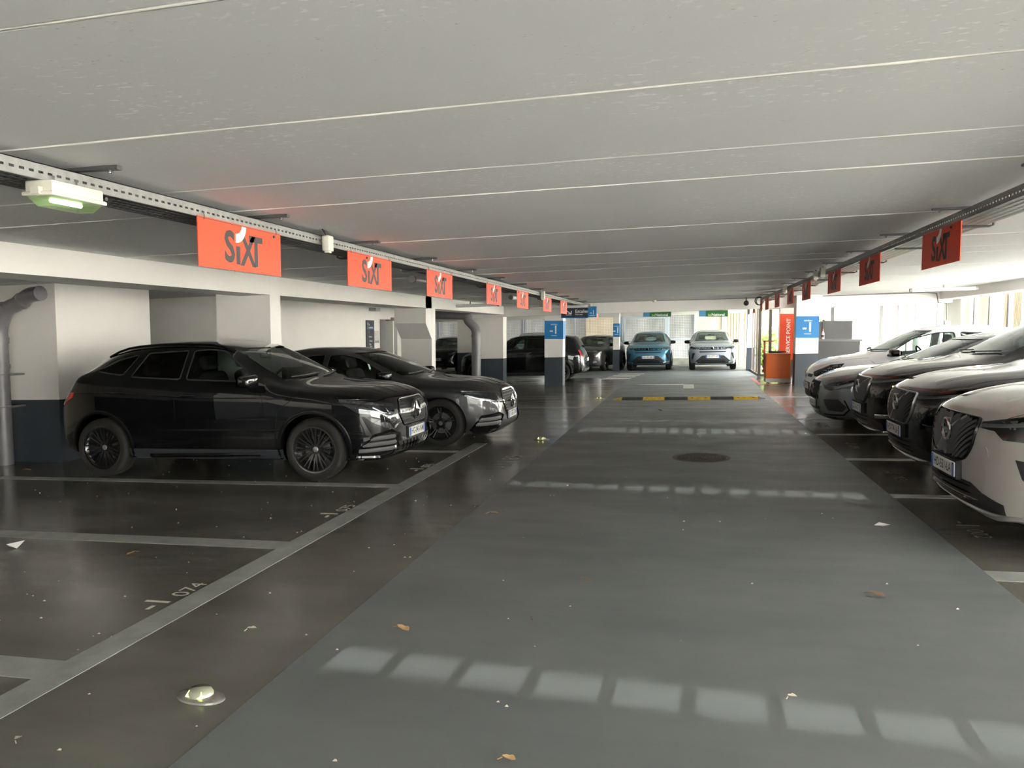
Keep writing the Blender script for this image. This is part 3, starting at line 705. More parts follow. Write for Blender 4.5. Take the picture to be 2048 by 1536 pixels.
for y, k in joints[1:-1]:
    rg = random.Random(int(y * 100)); pts = []
    for i in range(60):
        x = -9.6 + 16.8 * i / 59; pts.append((x, y + rg.uniform(-.003, .003), cz(x) + .004 + rg.uniform(-.002, .002)))
    MB().tube(pts, [(.004 + .005 * k) * rg.uniform(.75, 1.2) for _ in pts], 6).build('sealant_bead', mat('sealant', (.80, .78, .72), .6), CEILING, smooth=60)
MB().sbox(-9.6, 7.2, 22.3, 26.3, 0, .08, cz).build('ceiling_slab', CM, CEILING); MB().sbox(-9.6, 2.5, 26.32, 36.3, 0, .08, cz).build('ceiling_slab', CM, CEILING)
MB().sbox(-16, -9.6, -8.5, 36.3, .0, .08, cz).build('ceiling_slab', CM, CEILING)

def col_box(name, x0, x1, y0, y1, top=None, navy=.86, parent=None, m=WALLW):
    """pier with a navy band along its foot; top None = up to the slab"""
    t = (lambda x: cz(x) + .02) if top is None else (lambda x: top)
    def shear(h0, h1): return MB().add([(x, y, h(x)) for h in (h0, h1) for y in (y0, y1) for x in (x0, x1)], [(0, 2, 3, 1), (4, 5, 7, 6), (0, 1, 5, 4), (2, 6, 7, 3), (0, 4, 6, 2), (1, 3, 7, 5)])
    o = shear(lambda x: fz(x) + navy, t).build(name, m, parent, kind='structure')
    e = .0
    shear(lambda x: fz(x) - .03, lambda x: fz(x) + navy).build('navy_band', NAVY, o)
    return o
# left side
MB().box(-16, -2.3, -8.7, -8.5, -.6, 2.6).build('wall_near', mat('near_wall', (.10, .10, .10), .7), kind='structure')  # unseen wall added dark so the black SUV's flank mirrors darkness
BX = -5.35
def lbeam():
    b = MB(); b.sbox(BX - .45, BX, -8.5, 22.0, -.245, .03, cz); return b.build('beam_left', WALLW, kind='structure')
LB = lbeam()
col_box('wall_left_pier', -11.6, -8.3, 8.55, 10.38)
A = col_box('wall_left_alcove', -11.6, -8.3, 12.35, 12.95)
col_box('wall_left', -8.9, -8.3, 12.95, 19.55)
col_box('wall_left_end', -8.9, -8.3, 20.85, 22.2)
MB().add([(x, y, z) for z in (1.88, 2.3) for y in (19.55, 20.85) for x in (-8.9, -8.3)], [(0, 2, 3, 1), (4, 5, 7, 6), (0, 1, 5, 4), (2, 6, 7, 3), (0, 4, 6, 2), (1, 3, 7, 5)]).build('wall_left_lintel', WALLW, kind='structure')
col_box('wall_left_near', -11.6, -8.3, -8.5, 3.2)
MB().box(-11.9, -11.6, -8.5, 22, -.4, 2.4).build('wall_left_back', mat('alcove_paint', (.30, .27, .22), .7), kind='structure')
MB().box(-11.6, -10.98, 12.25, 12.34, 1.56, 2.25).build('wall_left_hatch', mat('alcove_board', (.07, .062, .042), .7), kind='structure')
MB().box(-11.4, -11.2, 12.2, 12.3, -.3, 1.56).build('trim_1', mat('pale_blue_post', (.5, .54, .62), .5), kind='structure')
MB().box(-11.15, -11.0, 12.28, 12.34, -.3, 1.56).build('trim_2', WALLW, kind='structure')
col_box('column_1', -6.15, BX + .001, 8.98, 9.24, None)
# pillar with a corbel that steps out at its head
c2 = col_box('column_2', -6.05, BX + .001, 15.42, 15.66, None)
MB().add([(x, y, z) for x in (-6.05, BX) for y, z in ((15.43, 2.3), (15.05, 2.3), (15.05, 1.72), (15.43, 1.38))], [(0, 1, 2, 3), (7, 6, 5, 4), (0, 4, 5, 1), (1, 5, 6, 2), (2, 6, 7, 3), (3, 7, 4, 0)]).build('corbel', WALLW, c2)
col_box('column_3', -6.28, -5.48, 22.4, 22.85)
COLA = col_box('column_4', -4.22, -3.66, 22.55, 23.0)
COLB = col_box('column_5', 2.85, 3.43, 21.6, 22.1)
COLC = col_box('column_6', -2.93, -2.68, 30.7, 31.1)
COLD = col_box('column_7', 2.18, 2.44, 29.5, 29.9, m=mat('wall_pale_blue', (.62, .70, .80), .5))
COLE = col_box('column_8', 2.92, 3.34, 25.9, 26.3)
col_box('column_9', -9.6, -8.15, 31.0, 31.5)
col_box('wall_left_far', -16, -11.5, 21.9, 22.2)
MB().sbox(-9.0, 6.75, 21.95, 22.35, -.31, .03, cz).build('beam_far', WALLW, kind='structure')
MB().sbox(-16, 2.45, 34.7, 35.1, -.16, .03, cz).build('beam_end', WALLW, kind='structure')
RB = MB().sbox(6.46, 6.95, -8.5, 26.2, -.22, .03, cz).build('beam_right', WALLW, kind='structure')
MB().sbox(2.4, 6.95, 25.95, 26.25, -.25, .03, cz).build('beam_right_end', WALLW, kind='structure')

MB().box(-16.2, -16, 20, 38.3, -.8, 2.4).build('wall_left_light_stop', WALLW, kind='structure')  # unseen wall added to keep outside light off the far end
# far end: grid fence on posts, kerb, concrete wall beyond
FY = 35.4
FENCE = empty('mesh_fence', (0, FY, 0), label='galvanised wire mesh fence on pale blue posts closing the far end', cat='fence'); finv = Matrix.Translation((0, -FY, 0))
def fput(o, **k): o.matrix_parent_inverse = finv; return setp(o, **k)
mb = MB(); x = -18.0
while x < .3: mb.box(x, x + .007, FY, FY + .007, .32 + fz(x), 2.34); x += .075
fput(mb.build('mesh_wire', DSTEEL, FENCE, fix=False), kind='stuff')
mb = MB(); z = .36
while z < 2.34: mb.sbox(-18, .3, FY + .007, FY + .014, z, z + .007); z += .075
fput(mb.build('mesh_rod', DSTEEL, FENCE, fix=False), kind='stuff')
PALEB = mat('pale_blue_steel', (.62, .70, .80), .45)
for x in (-17, -14.6, -11.9, -7.7, -5.2, -3.0, -.85, .34, 2.35, 2.75):
    fput(MB().box(x - .05, x + .05, FY - .1, FY - .02, fz(x) - .02, 2.38).build('fence_post', PALEB, FENCE))
for a, b in ((-18, -7.7), (-7.7, .34)): fput(MB().sbox(a, b, FY - .08, FY - .03, 1.14, 1.20).build('fence_rail', PALEB, FENCE))
for x0 in (-7.6, -2.92):
    for a, b, c, d in ((x0, x0 + .10, -.1, 2.22), (x0 + 1.9, x0 + 2.0, -.1, 2.22), (x0 + .10, x0 + 1.9, 2.12, 2.22)): fput(MB().box(a, b, FY - .16, FY - .10, c, d).build('gate_frame', PALEB, FENCE))
MB().sbox(-18, .34, FY + .02, FY + .35, -.1, .30).build('kerb', mat('kerb_concrete', (.50, .50, .44), .8, noise=(4, .2)), kind='structure')
CONC = mat('raw_concrete', (.46, .48, .50), .8, noise=(1.1, .35, (1, 1, .4)), bump=(12, .1))
BEIGE = mat('beige_render', (.66, .59, .48), .8, noise=(1.3, .12))
WY = 38.2
MB().box(-26, .4, WY, WY + .4, -.5, 3.3).build('wall_outside_concrete', CONC, kind='structure')
MB().box(-5.0, -3.45, WY - .15, WY, -.5, 3.2).build('wall_outside_panel', BEIGE, kind='structure')
BC = MB().box(.4, 4.6, WY - .1, WY + .4, -.5, 4.2).build('wall_outside_timber', BEIGE, kind='structure')
for k in range(10): MB().box(1.92 + k * .13, 2.01 + k * .13, WY - .16, WY - .1, -.2, 3.6).build('cladding_board', mat('larch_board', (.62, .50, .36), .7, noise=(3, .2, (6, 1, .6))), BC)
MB().box(1.62, 1.80, WY - .2, WY - .1, -.2, 3.6).build('trim_3', PALEB, kind='structure')
GROUND = MB().box(-60, 60, -60, 80, -.9, -.28).build('ground', mat('outside_paving', (.62, .60, .56), .8, noise=(.7, .12)), kind='structure')
MB().box(-30, 7.0, FY + .35, WY, -.5, -.06).build('path_outside', mat('outside_paving', (.6, .6, .6)), kind='structure')

# right end corner: posts and rail stepping back to the window wall
RAILM = mat('brown_steel', (.20, .17, .15), .5)
CF = empty('corner_fence', (2.3, 27.5, 0), label='brown steel corner posts with base rail beside the orange pedestal', cat='fence')
def cfp(mb, name='post', m=RAILM): o = mb.build(name, m, CF); o.matrix_parent_inverse = Matrix.Translation((-2.3, -27.5, 0)); return o
for x, y, wd in ((2.33, 29.0, .05), (2.33, 28.1, .05), (2.33, 27.2, .06), (2.33, 26.2, .09), (2.66, 26.2, .09)): cfp(MB().box(x - wd / 2, x + wd / 2, y - wd / 2, y + wd / 2, fz(x), 2.3))
cfp(MB().sbox(2.30, 2.36, 26.2, 29.5, .0, .06), 'base_rail'); cfp(MB().sbox(2.30, 2.92, 26.17, 26.23, .0, .06), 'base_rail')
# window wall of the right-hand end
for i, x in enumerate((3.55, 4.53, 5.98, 6.45, 6.72, 6.94, 7.0)):
    MB().box(x - (.05 if i in (0, 1, 2, 6) else .02), x + (.05 if i in (0, 1, 2, 6) else .02), 25.98, 26.08, fz(x), 2.5).build('trim_%d' % (10 + i), mat('post_grey', (.22, .215, .22), .5) if i in (0, 1, 2, 6) else RAILM, kind='structure')
MB().sbox(3.4, 6.95, 26.0, 26.06, -.02, .5).build('wall_far_sill', WALLW, kind='structure')
# right facade: posts, low sill, timber slat panels outside
MB().sbox(7.0, 7.2, -8.5, 26.2, -.25, .10).build('wall_right_sill', WALLW, kind='structure')
for k, y in enumerate((-8.3, -5, -2.5, 1.2, 5, 8.8, 12.6, 16.4, 19.2, 20.3, 21.3, 24.2)):
    MB().box(7.04, 7.14, y - .05, y + .05, fz(7.1), 2.75).build('trim_%d' % (30 + k), mat('post_grey', (.22, .215, .22), .5), kind='structure')
MB().box(6.98, 7.10, 22.0, 23.4, .1, 2.5).build('wall_right_panel', mat('panel_white', (.82, .82, .82), .5), kind='structure')
SLATM = mat('larch_slat', (.22, .145, .08), .6, noise=(3, .2, (8, 8, 1)))
for (a, n), w_ in zip(((19.98, 6), (20.62, 5), (22.02, 9), (23.35, 5)), ('nearest, at the right frame edge', 'second from the right frame edge', 'widest, third from the right frame edge', 'farthest, beside the white panel')):
    S_ = MB().box(7.62, 7.66, a, a + n * .075, .25, .32).build('slat_screen', SLATM); MB().box(7.62, 7.66, a, a + n * .075, 3.0, 3.07).build('rail', SLATM, S_)
    setp(S_, 'upright timber slat screen outside the right openings, ' + w_, 'screen', 'timber slat screens outside')
    for k in range(n): MB().box(7.60, 7.62, a + k * .075, a + k * .075 + .04, -.4, 3.3).build('slat', SLATM, S_)
def sag(p0, p1, d, n=12): return [tuple(Vector(p0).lerp(Vector(p1), i / n) - Vector((0, 0, d * 4 * (i / n) * (1 - i / n)))) for i in range(n + 1)]
setp(MB().tube(sag((7.25, 22.0, 1.95), (7.25, 18.3, 1.9), .42), .018, 6).build('cable', mat('pale_cable', (.75, .66, .55), .5), smooth=60), 'pale cable sagging across the right openings', 'cable')
# white hoarding added across the yard; its sunlit face bounces light indoors
MB().box(7.7, 13.9, -20, 60, -.35, -.24).build('yard', mat('asphalt', (.20, .20, .19), .85, noise=(3, .2)), GROUND)  # dark ground patch added to cut bounce by the right openings
MB().box(2.7, 13.9, 26.6, 60, -.36, -.235).build('added_lawn', mat('lawn_green', (.13, .19, .06), .9, noise=(5, .4)), GROUND)  # grass patch added to lower the bounce through the window wall
HO = mat('added_wall_white', (.55, .55, .53), .7)
MB().box(14, 14.12, -30, 70, -.6, 5.5).build('wall_bounce_screen', HO, kind='structure')
# slitted yard wall behind the camera: the mirrored sun only passes its barred slits
mb = MB(); YW = -13.0; zz = lambda x, h: h + .018 * x
def wl(x0, x1, h0, h1, y0=YW, y1=YW + .02): mb.add([(x, y, zz(x, h)) for h in (h0, h1) for y in (y0, y1) for x in (x0, x1)], [(0, 2, 3, 1), (4, 5, 7, 6), (0, 1, 5, 4), (2, 6, 7, 3), (0, 4, 6, 2), (1, 3, 7, 5)])
prev = -1.2
for yb, wd, pitch, bar, xa, xb in ((3.3, .25, .35, .065, -1.75, 1.75), (7.68, .24, .255, .075, -2.2, 1.7), (12.2, .62, .21, .07, -2.2, 1.8), (13.55, .2, .33, .07, -2.2, 1.8)):
    a, b = TE * (yb - wd / 2 - YW), TE * (yb + wd / 2 - YW); wl(-30, 30, prev, a); prev = b; xo = -.03 * (yb - YW)
    wl(-30, xa + xo, a, b); wl(xb + xo, 30, a, b); x = xa
    while x < xb: wl(x + xo, x + xo + bar, a, b); x += pitch
wl(-30, 30, prev, 4.3)
mb.build('wall_band_slits', HO, kind='structure')
# ---------------------------------------------------------------- car shapes
def spec(id, **k):
    d = dict(id=id, tr=.35, tw=.225, rr=.25, cl=.22); d.update(k); return d
SP_SUV = spec('compact_suv', L=4.43, W=1.84, H=1.605, wb=2.78, fo=.88, nz=.93, cz=1.10, s0=1.08, s1=1.98, cab=3.95, tr=.353, rr=.258, gap=.06, roofw=.66,
    rear=[(2.9, 1.605), (3.35, 1.585), (3.65, 1.535), (3.92, 1.44), (4.06, 1.31), (4.2, 1.14), (4.32, .99), (4.40, .86), (4.43, .70)],
    belt=[(1.0, 1.05), (1.6, 1.08), (2.5, 1.125), (3.3, 1.18), (3.9, 1.22), (4.43, 1.0)],
    win=[('front_door_window', rnd([(1.60, 1.12), (2.50, 1.155), (2.50, 1.49), (2.30, 1.50), (2.10, 1.475)], .04), 0),
         ('rear_door_window', rnd([(2.58, 1.16), (3.24, 1.195), (3.12, 1.47), (2.58, 1.49)], .03), 1),
         ('quarter_window', rnd([(3.36, 1.215), (3.76, 1.27), (3.50, 1.40), (3.24, 1.455)], .03), 1)],
    rwin=[(-.56, 1.12), (.56, 1.12), (.46, 1.40), (-.46, 1.40)])
SP_SEDAN = spec('saloon', L=4.95, W=1.88, H=1.47, wb=2.96, fo=.84, nz=.84, cz=.99, s0=1.18, s1=2.22, cab=4.0, tr=.345, rr=.245, gap=.045, cl=.17, roofw=.64, ashift=.22,
    nose=[(0, .56), (.02, .66), (.06, .755), (.13, .815)],
    rear=[(3.0, 1.465), (3.4, 1.43), (3.8, 1.33), (4.15, 1.19), (4.35, 1.11), (4.7, 1.06), (4.86, 1.02), (4.93, .85), (4.95, .66)],
    belt=[(1.1, .94), (1.8, .975), (3.0, 1.01), (3.9, 1.03), (4.95, .9)],
    win=[('front_door_window', rnd([(1.62, 1.01), (2.62, 1.03), (2.62, 1.345), (2.40, 1.35), (2.15, 1.29)], .04), 0),
         ('rear_door_window', rnd([(2.70, 1.035), (3.50, 1.06), (3.30, 1.27), (2.95, 1.34), (2.70, 1.35)], .03), 1)],
    rwin=[(-.56, 1.14), (.56, 1.14), (.48, 1.33), (-.48, 1.33)])
SP_XC = spec('large_suv', L=4.71, W=1.91, H=1.66, wb=2.865, fo=.88, nz=.955, cz=1.15, s0=1.20, s1=2.20, cab=4.2, tr=.37, rr=.255, gap=.06, cl=.21, roofw=.67, bow=.15, fw=(.60, .70, .81, .905, .962),
    nose=[(0, .70), (.015, .80), (.045, .875), (.11, .945)],
    rear=[(3.0, 1.66), (3.6, 1.635), (4.1, 1.57), (4.3, 1.48), (4.45, 1.28), (4.58, 1.04), (4.67, .88), (4.71, .70)],
    belt=[(1.1, 1.08), (1.8, 1.11), (3.0, 1.15), (3.9, 1.20), (4.71, 1.0)],
    win=[('front_door_window', rnd([(1.72, 1.155), (2.66, 1.19), (2.66, 1.53), (2.45, 1.535), (2.24, 1.49)], .04), 0),
         ('rear_door_window', rnd([(2.75, 1.195), (3.50, 1.225), (3.40, 1.51), (2.75, 1.53)], .03), 1),
         ('quarter_window', rnd([(3.60, 1.235), (4.02, 1.30), (3.85, 1.44), (3.52, 1.50)], .03), 1)],
    rwin=[(-.58, 1.18), (.58, 1.18), (.50, 1.46), (-.50, 1.46)], trim=CHROME)
SP_WAGON = spec('estate', L=4.76, W=1.85, H=1.435, wb=2.872, fo=.88, nz=.80, cz=.985, s0=1.22, s1=2.20, cab=4.35, tr=.34, rr=.235, gap=.045, cl=.17, roofw=.65, bow=.13,
    nose=[(0, .52), (.02, .64), (.06, .725), (.13, .775)],
    rear=[(3.2, 1.43), (3.9, 1.40), (4.25, 1.34), (4.4, 1.24), (4.55, 1.04), (4.68, .92), (4.73, .8), (4.76, .62)],
    belt=[(1.1, .92), (1.8, .955), (3.0, .985), (4.0, 1.02), (4.76, .88)],
    win=[('front_door_window', rnd([(1.62, .985), (2.66, 1.01), (2.66, 1.31), (2.46, 1.315), (2.18, 1.27)], .04), 0),
         ('rear_door_window', rnd([(2.75, 1.015), (3.50, 1.035), (3.42, 1.30), (2.75, 1.31)], .03), 1),
         ('quarter_window', rnd([(3.60, 1.04), (4.10, 1.08), (3.85, 1.26), (3.52, 1.295)], .03), 1)],
    rwin=[(-.54, 1.02), (.54, 1.02), (.46, 1.27), (-.46, 1.27)], trim=CHROME)
SP_HATCH = spec('hatchback', L=4.08, W=1.76, H=1.56, wb=2.588, fo=.84, nz=.86, cz=1.06, s0=.98, s1=1.98, cab=3.62, tr=.325, rr=.21, gap=.045, cl=.17, roofw=.64, bow=.14, ashift=.24,
    nose=[(0, .60), (.02, .70), (.06, .775), (.13, .845)],
    rear=[(2.6, 1.555), (3.1, 1.52), (3.5, 1.44), (3.7, 1.33), (3.85, 1.12), (3.98, .95), (4.05, .8), (4.08, .62)],
    belt=[(.9, .98), (1.5, 1.00), (2.5, 1.05), (3.3, 1.12), (4.08, .9)],
    win=[('front_door_window', rnd([(1.22, 1.02), (2.36, 1.075), (2.36, 1.42), (2.10, 1.415), (1.72, 1.33)], .04), 0),
         ('rear_door_window', rnd([(2.46, 1.08), (3.12, 1.14), (3.18, 1.30), (2.9, 1.385), (2.46, 1.42)], .03), 1)],
    rwin=[(-.5, 1.10), (.5, 1.10), (.42, 1.36), (-.42, 1.36)])
SP_CROSS = spec('crossover', L=4.24, W=1.80, H=1.57, wb=2.64, fo=.85, nz=.92, cz=1.10, s0=1.05, s1=1.95, cab=3.75, tr=.34, rr=.235, gap=.055, cl=.21, roofw=.65, bow=.11,
    rear=[(2.7, 1.57), (3.2, 1.545), (3.6, 1.47), (3.85, 1.34), (4.0, 1.13), (4.14, .96), (4.21, .82), (4.24, .66)],
    belt=[(1.0, 1.02), (1.6, 1.05), (2.5, 1.09), (3.3, 1.15), (4.24, .95)],
    win=[('front_door_window', rnd([(1.50, 1.08), (2.36, 1.11), (2.36, 1.44), (2.14, 1.44), (1.96, 1.40)], .04), 0),
         ('rear_door_window', rnd([(2.45, 1.115), (3.12, 1.16), (3.10, 1.38), (2.45, 1.44)], .03), 1)],
    rwin=[(-.52, 1.12), (.52, 1.12), (.44, 1.40), (-.44, 1.40)])
SP_BOXY = spec('boxy_crossover', L=4.30, W=1.82, H=1.60, wb=2.67, fo=.80, nz=.95, cz=1.10, s0=1.08, s1=1.78, cab=3.95, tr=.34, rr=.25, gap=.06, cl=.20, roofw=.70, bow=.13,
    rear=[(2.6, 1.60), (3.4, 1.58), (3.85, 1.52), (4.0, 1.42), (4.12, 1.16), (4.22, .98), (4.27, .84), (4.30, .66)],
    belt=[(1.0, 1.02), (1.6, 1.06), (2.5, 1.09), (3.4, 1.12), (4.30, .95)],
    win=[('front_door_window', rnd([(1.52, 1.085), (2.30, 1.115), (2.30, 1.47), (2.10, 1.475), (1.86, 1.42)], .04), 0),
         ('rear_door_window', rnd([(2.38, 1.12), (3.05, 1.14), (3.05, 1.46), (2.38, 1.475)], .03), 1),
         ('quarter_window', rnd([(3.14, 1.145), (3.70, 1.17), (3.60, 1.42), (3.14, 1.455)], .03), 1)],
    rwin=[(-.56, 1.12), (.56, 1.12), (.48, 1.44), (-.48, 1.44)])
SP_CITY = spec('small_hatchback', L=3.99, W=1.75, H=1.48, wb=2.54, fo=.80, nz=.90, cz=1.04, s0=.98, s1=1.74, cab=3.55, tr=.32, rr=.21, gap=.05, cl=.19, roofw=.66, bow=.13,
    rear=[(2.5, 1.48), (3.1, 1.455), (3.5, 1.37), (3.7, 1.22), (3.82, 1.04), (3.92, .88), (3.97, .76), (3.99, .6)],
    belt=[(.9, .98), (1.5, 1.00), (2.4, 1.03), (3.2, 1.08), (3.99, .88)],
    win=[('front_door_window', rnd([(1.40, 1.025), (2.22, 1.05), (2.22, 1.36), (2.02, 1.365), (1.80, 1.32)], .04), 0),
         ('rear_door_window', rnd([(2.30, 1.055), (2.98, 1.09), (3.0, 1.28), (2.75, 1.35), (2.30, 1.36)], .03), 1)],
    rwin=[(-.5, 1.05), (.5, 1.05), (.44, 1.30), (-.44, 1.30)])
PBLACK = mat('paint_black', (.003, .003, .004), .25, coat=1, coat_rough=.02, spec=.1)
PGRAPH = mat('paint_graphite', (.055, .056, .06), .38, .75, coat=1, coat_rough=.025)
PSAND = mat('paint_sand_silver', (.46, .435, .405), .42, .25, coat=1, coat_rough=.03)
PSTORM = mat('paint_storm_grey', (.17, .185, .195), .38, .5, coat=1, coat_rough=.03)
PWHITE = mat('paint_white', (.84, .87, .92), .35, coat=1, coat_rough=.03)
PBLUE = mat('paint_blue', (.06, .22, .34), .36, .6, coat=1, coat_rough=.03)
PICE = mat('paint_ice_silver', (.44, .48, .56), .36, .7, coat=1, coat_rough=.03)
PBROWN = mat('paint_brown_grey', (.05, .045, .045), .36, .5, coat=1, coat_rough=.03)

GRBLK = mat('grille_black', (.008, .008, .009), .5, spec=.15)
def front_common(kit, txt, plate_z, paint):
    plate(kit, plate_z, txt); wipers(kit)

# black compact SUV, left row, nearest
def build_suv():
    r, k = car(SP_SUV, 'car', 'glossy black compact SUV with black multi-spoke wheels, nearest car on the left', 'cars parked in the left row', (-3.15 - 2.215, 8.52), 0, PBLACK, wheel_style='multi')
    sill(k, mat('plastic_slate', (.03, .033, .038), .45), .13); arch_trim(k, GLOSSBLK, .045)
    doors(k, PBLACK, [(1.42, .37), (2.60, .37), (2.60, 1.10), (1.50, 1.055)], [(2.62, .37), (3.22, .37), (3.36, .70), (3.44, 1.16), (2.62, 1.11)])
    handle(k, 2.45, .975, PBLACK); handle(k, 3.37, 1.015, PBLACK, .17)
    k.pstrip('door_moulding', 'L', [(1.55, .30), (3.0, .27)], .045, GLOSSBLK, off=.012, lift=.012)
    k.pstrip('shoulder_crease', 'L', [(1.2, .93), (2.4, .95), (3.6, 1.02), (4.1, 1.02)], .02, PBLACK, off=.002, lift=.004)
    mirror(k, 1.60, 1.085, PBLACK, (.10, .21, .16)); roof_rail(k, 2.0, 3.75, GLOSSBLK)
    g = rnd([(.36, .875), (.45, .72), (.36, .565), (-.36, .565), (-.45, .72), (-.36, .875)], .06)
    gr = k.patch('grille', 'F', g, GRBLK, off=.004, step=.05)
    mb = MB()
    for row in range(9):
        for c in range(-17, 18):
            y = c * .0245 + (.012 if row % 2 else 0); z = .59 + row * .033
            if not inpoly(y, z, g) or abs(z - .72) < .035 or math.hypot(y, z - .72) < .14: continue
            P, N = k.at('F', y, z); M = frame(P + N * .008, (0, 1, 0), (0, 0, 1)); mb.box(-.005, .005, -.0035, .0035, -.004, .004, M)
    setp(mb.build('grille_pins', CHROME, gr), kind='stuff')
    for sd in (1, -1):
        bar = k.strip('grille_bar', 'F', [(sd * .10, .72), (sd * .425, .735)], .052, SILV, off=.012, lift=.006, parent=gr)
        for q in range(3): k.strip('grille_bar_slot', 'F', [(sd * (.15 + q * .09), .722), (sd * (.21 + q * .09), .724)], .022, GLOSSBLK, off=.022, lift=.001, parent=gr)
    k.strip('grille_frame', 'F', g, .016, GLOSSBLK, closed=True, off=.006, lift=.006, parent=gr)
    P, N = k.at('F', 0, .72); MB().lathe([(.001, .012), (.125, .010), (.135, -.01)], 28, frame(P, (0, 1, 0), (0, 0, 1))).build('emblem_backing', GRBLK, gr, smooth=50); emblem_star(gr, frame(P + N * .03, (0, 1, 0), (0, 0, 1)), .105)
    headlamp(k, [('F', .50, .825), ('F', .66, .862), ('L', .30, .905), ('L', .62, .915), ('L', .36, .765), ('F', .66, .70), ('F', .56, .715)], bars=[([('F', .52, .815), ('L', .30, .875), ('L', .56, .90)], .030), ([('F', .58, .74), ('F', .70, .75), ('L', .33, .80)], .02), ([('F', .62, .73), ('F', .66, .80)], .02), ([('F', .70, .745), ('L', .20, .82)], .02)])
    it = [('F', .48, .50), ('F', .64, .545), ('L', .20, .50), ('L', .42, .33), ('L', .40, .27), ('F', .72, .262), ('F', .60, .28)]
    for sd, kk in ((1, 'FL'), (-1, 'FR')):
        o = k.patch('air_intake', kk, it, GLOSSBLK, off=.003, side=sd, step=.04)
        k.strip('intake_frame', kk, it, .03, PBLACK, closed=True, off=.010, lift=.012, side=sd, parent=o)
        for j in range(3): k.strip('intake_fin', kk, [('F', .58 - j * .012, .475 - j * .065), ('F', .74, .475 - j * .065), ('L', .30 + j * .03, .465 - j * .065)], .042, mat('fin_grey', (.11, .112, .115), .45), off=.008, lift=.012, side=sd, parent=o)
    lo = k.patch('lower_grille', 'F', [(-.50, .40), (.50, .40), (.42, .285), (-.42, .285)], BLKPL, off=.003)
    for j in range(-4, 5): k.strip('grille_rib', 'F', [(j * .1, .39), (j * .09, .29)], .012, GLOSSBLK, off=.006, lift=.01, parent=lo)
    k.strip('front_lip', 'F', [('F', -.80, .245), ('F', -.4, .262), ('F', .4, .262), ('F', .80, .245)], .035, GLOSSBLK, off=.012, lift=.014)
    plate(k, .475, 'HG-043-NM'); wipers(k)
    for sd, kk in ((1, 'BL'), (-1, 'BR')): k.patch('tail_lamp', kk, [('L', 4.02, 1.02), ('L', 4.22, 1.02), ('B', .62, .98), ('B', .5, .92), ('B', .62, .86), ('L', 4.24, .86), ('L', 4.05, .96)], REDL, off=.008, side=sd)
    seam(k, 'L', [(1.0, .99), (1.30, .80), (1.36, .40)]); seam(k, 'T', [(.10, .50), (.35, .70), (1.05, .76)], name='bonnet_gap')
    for yy in (.22, .5): k.pstrip('bonnet_crease', 'T', [(.16, yy * .8), (.6, yy), (1.0, yy * 1.15)], .15, PBLACK, off=.0, lift=.006)
    return r
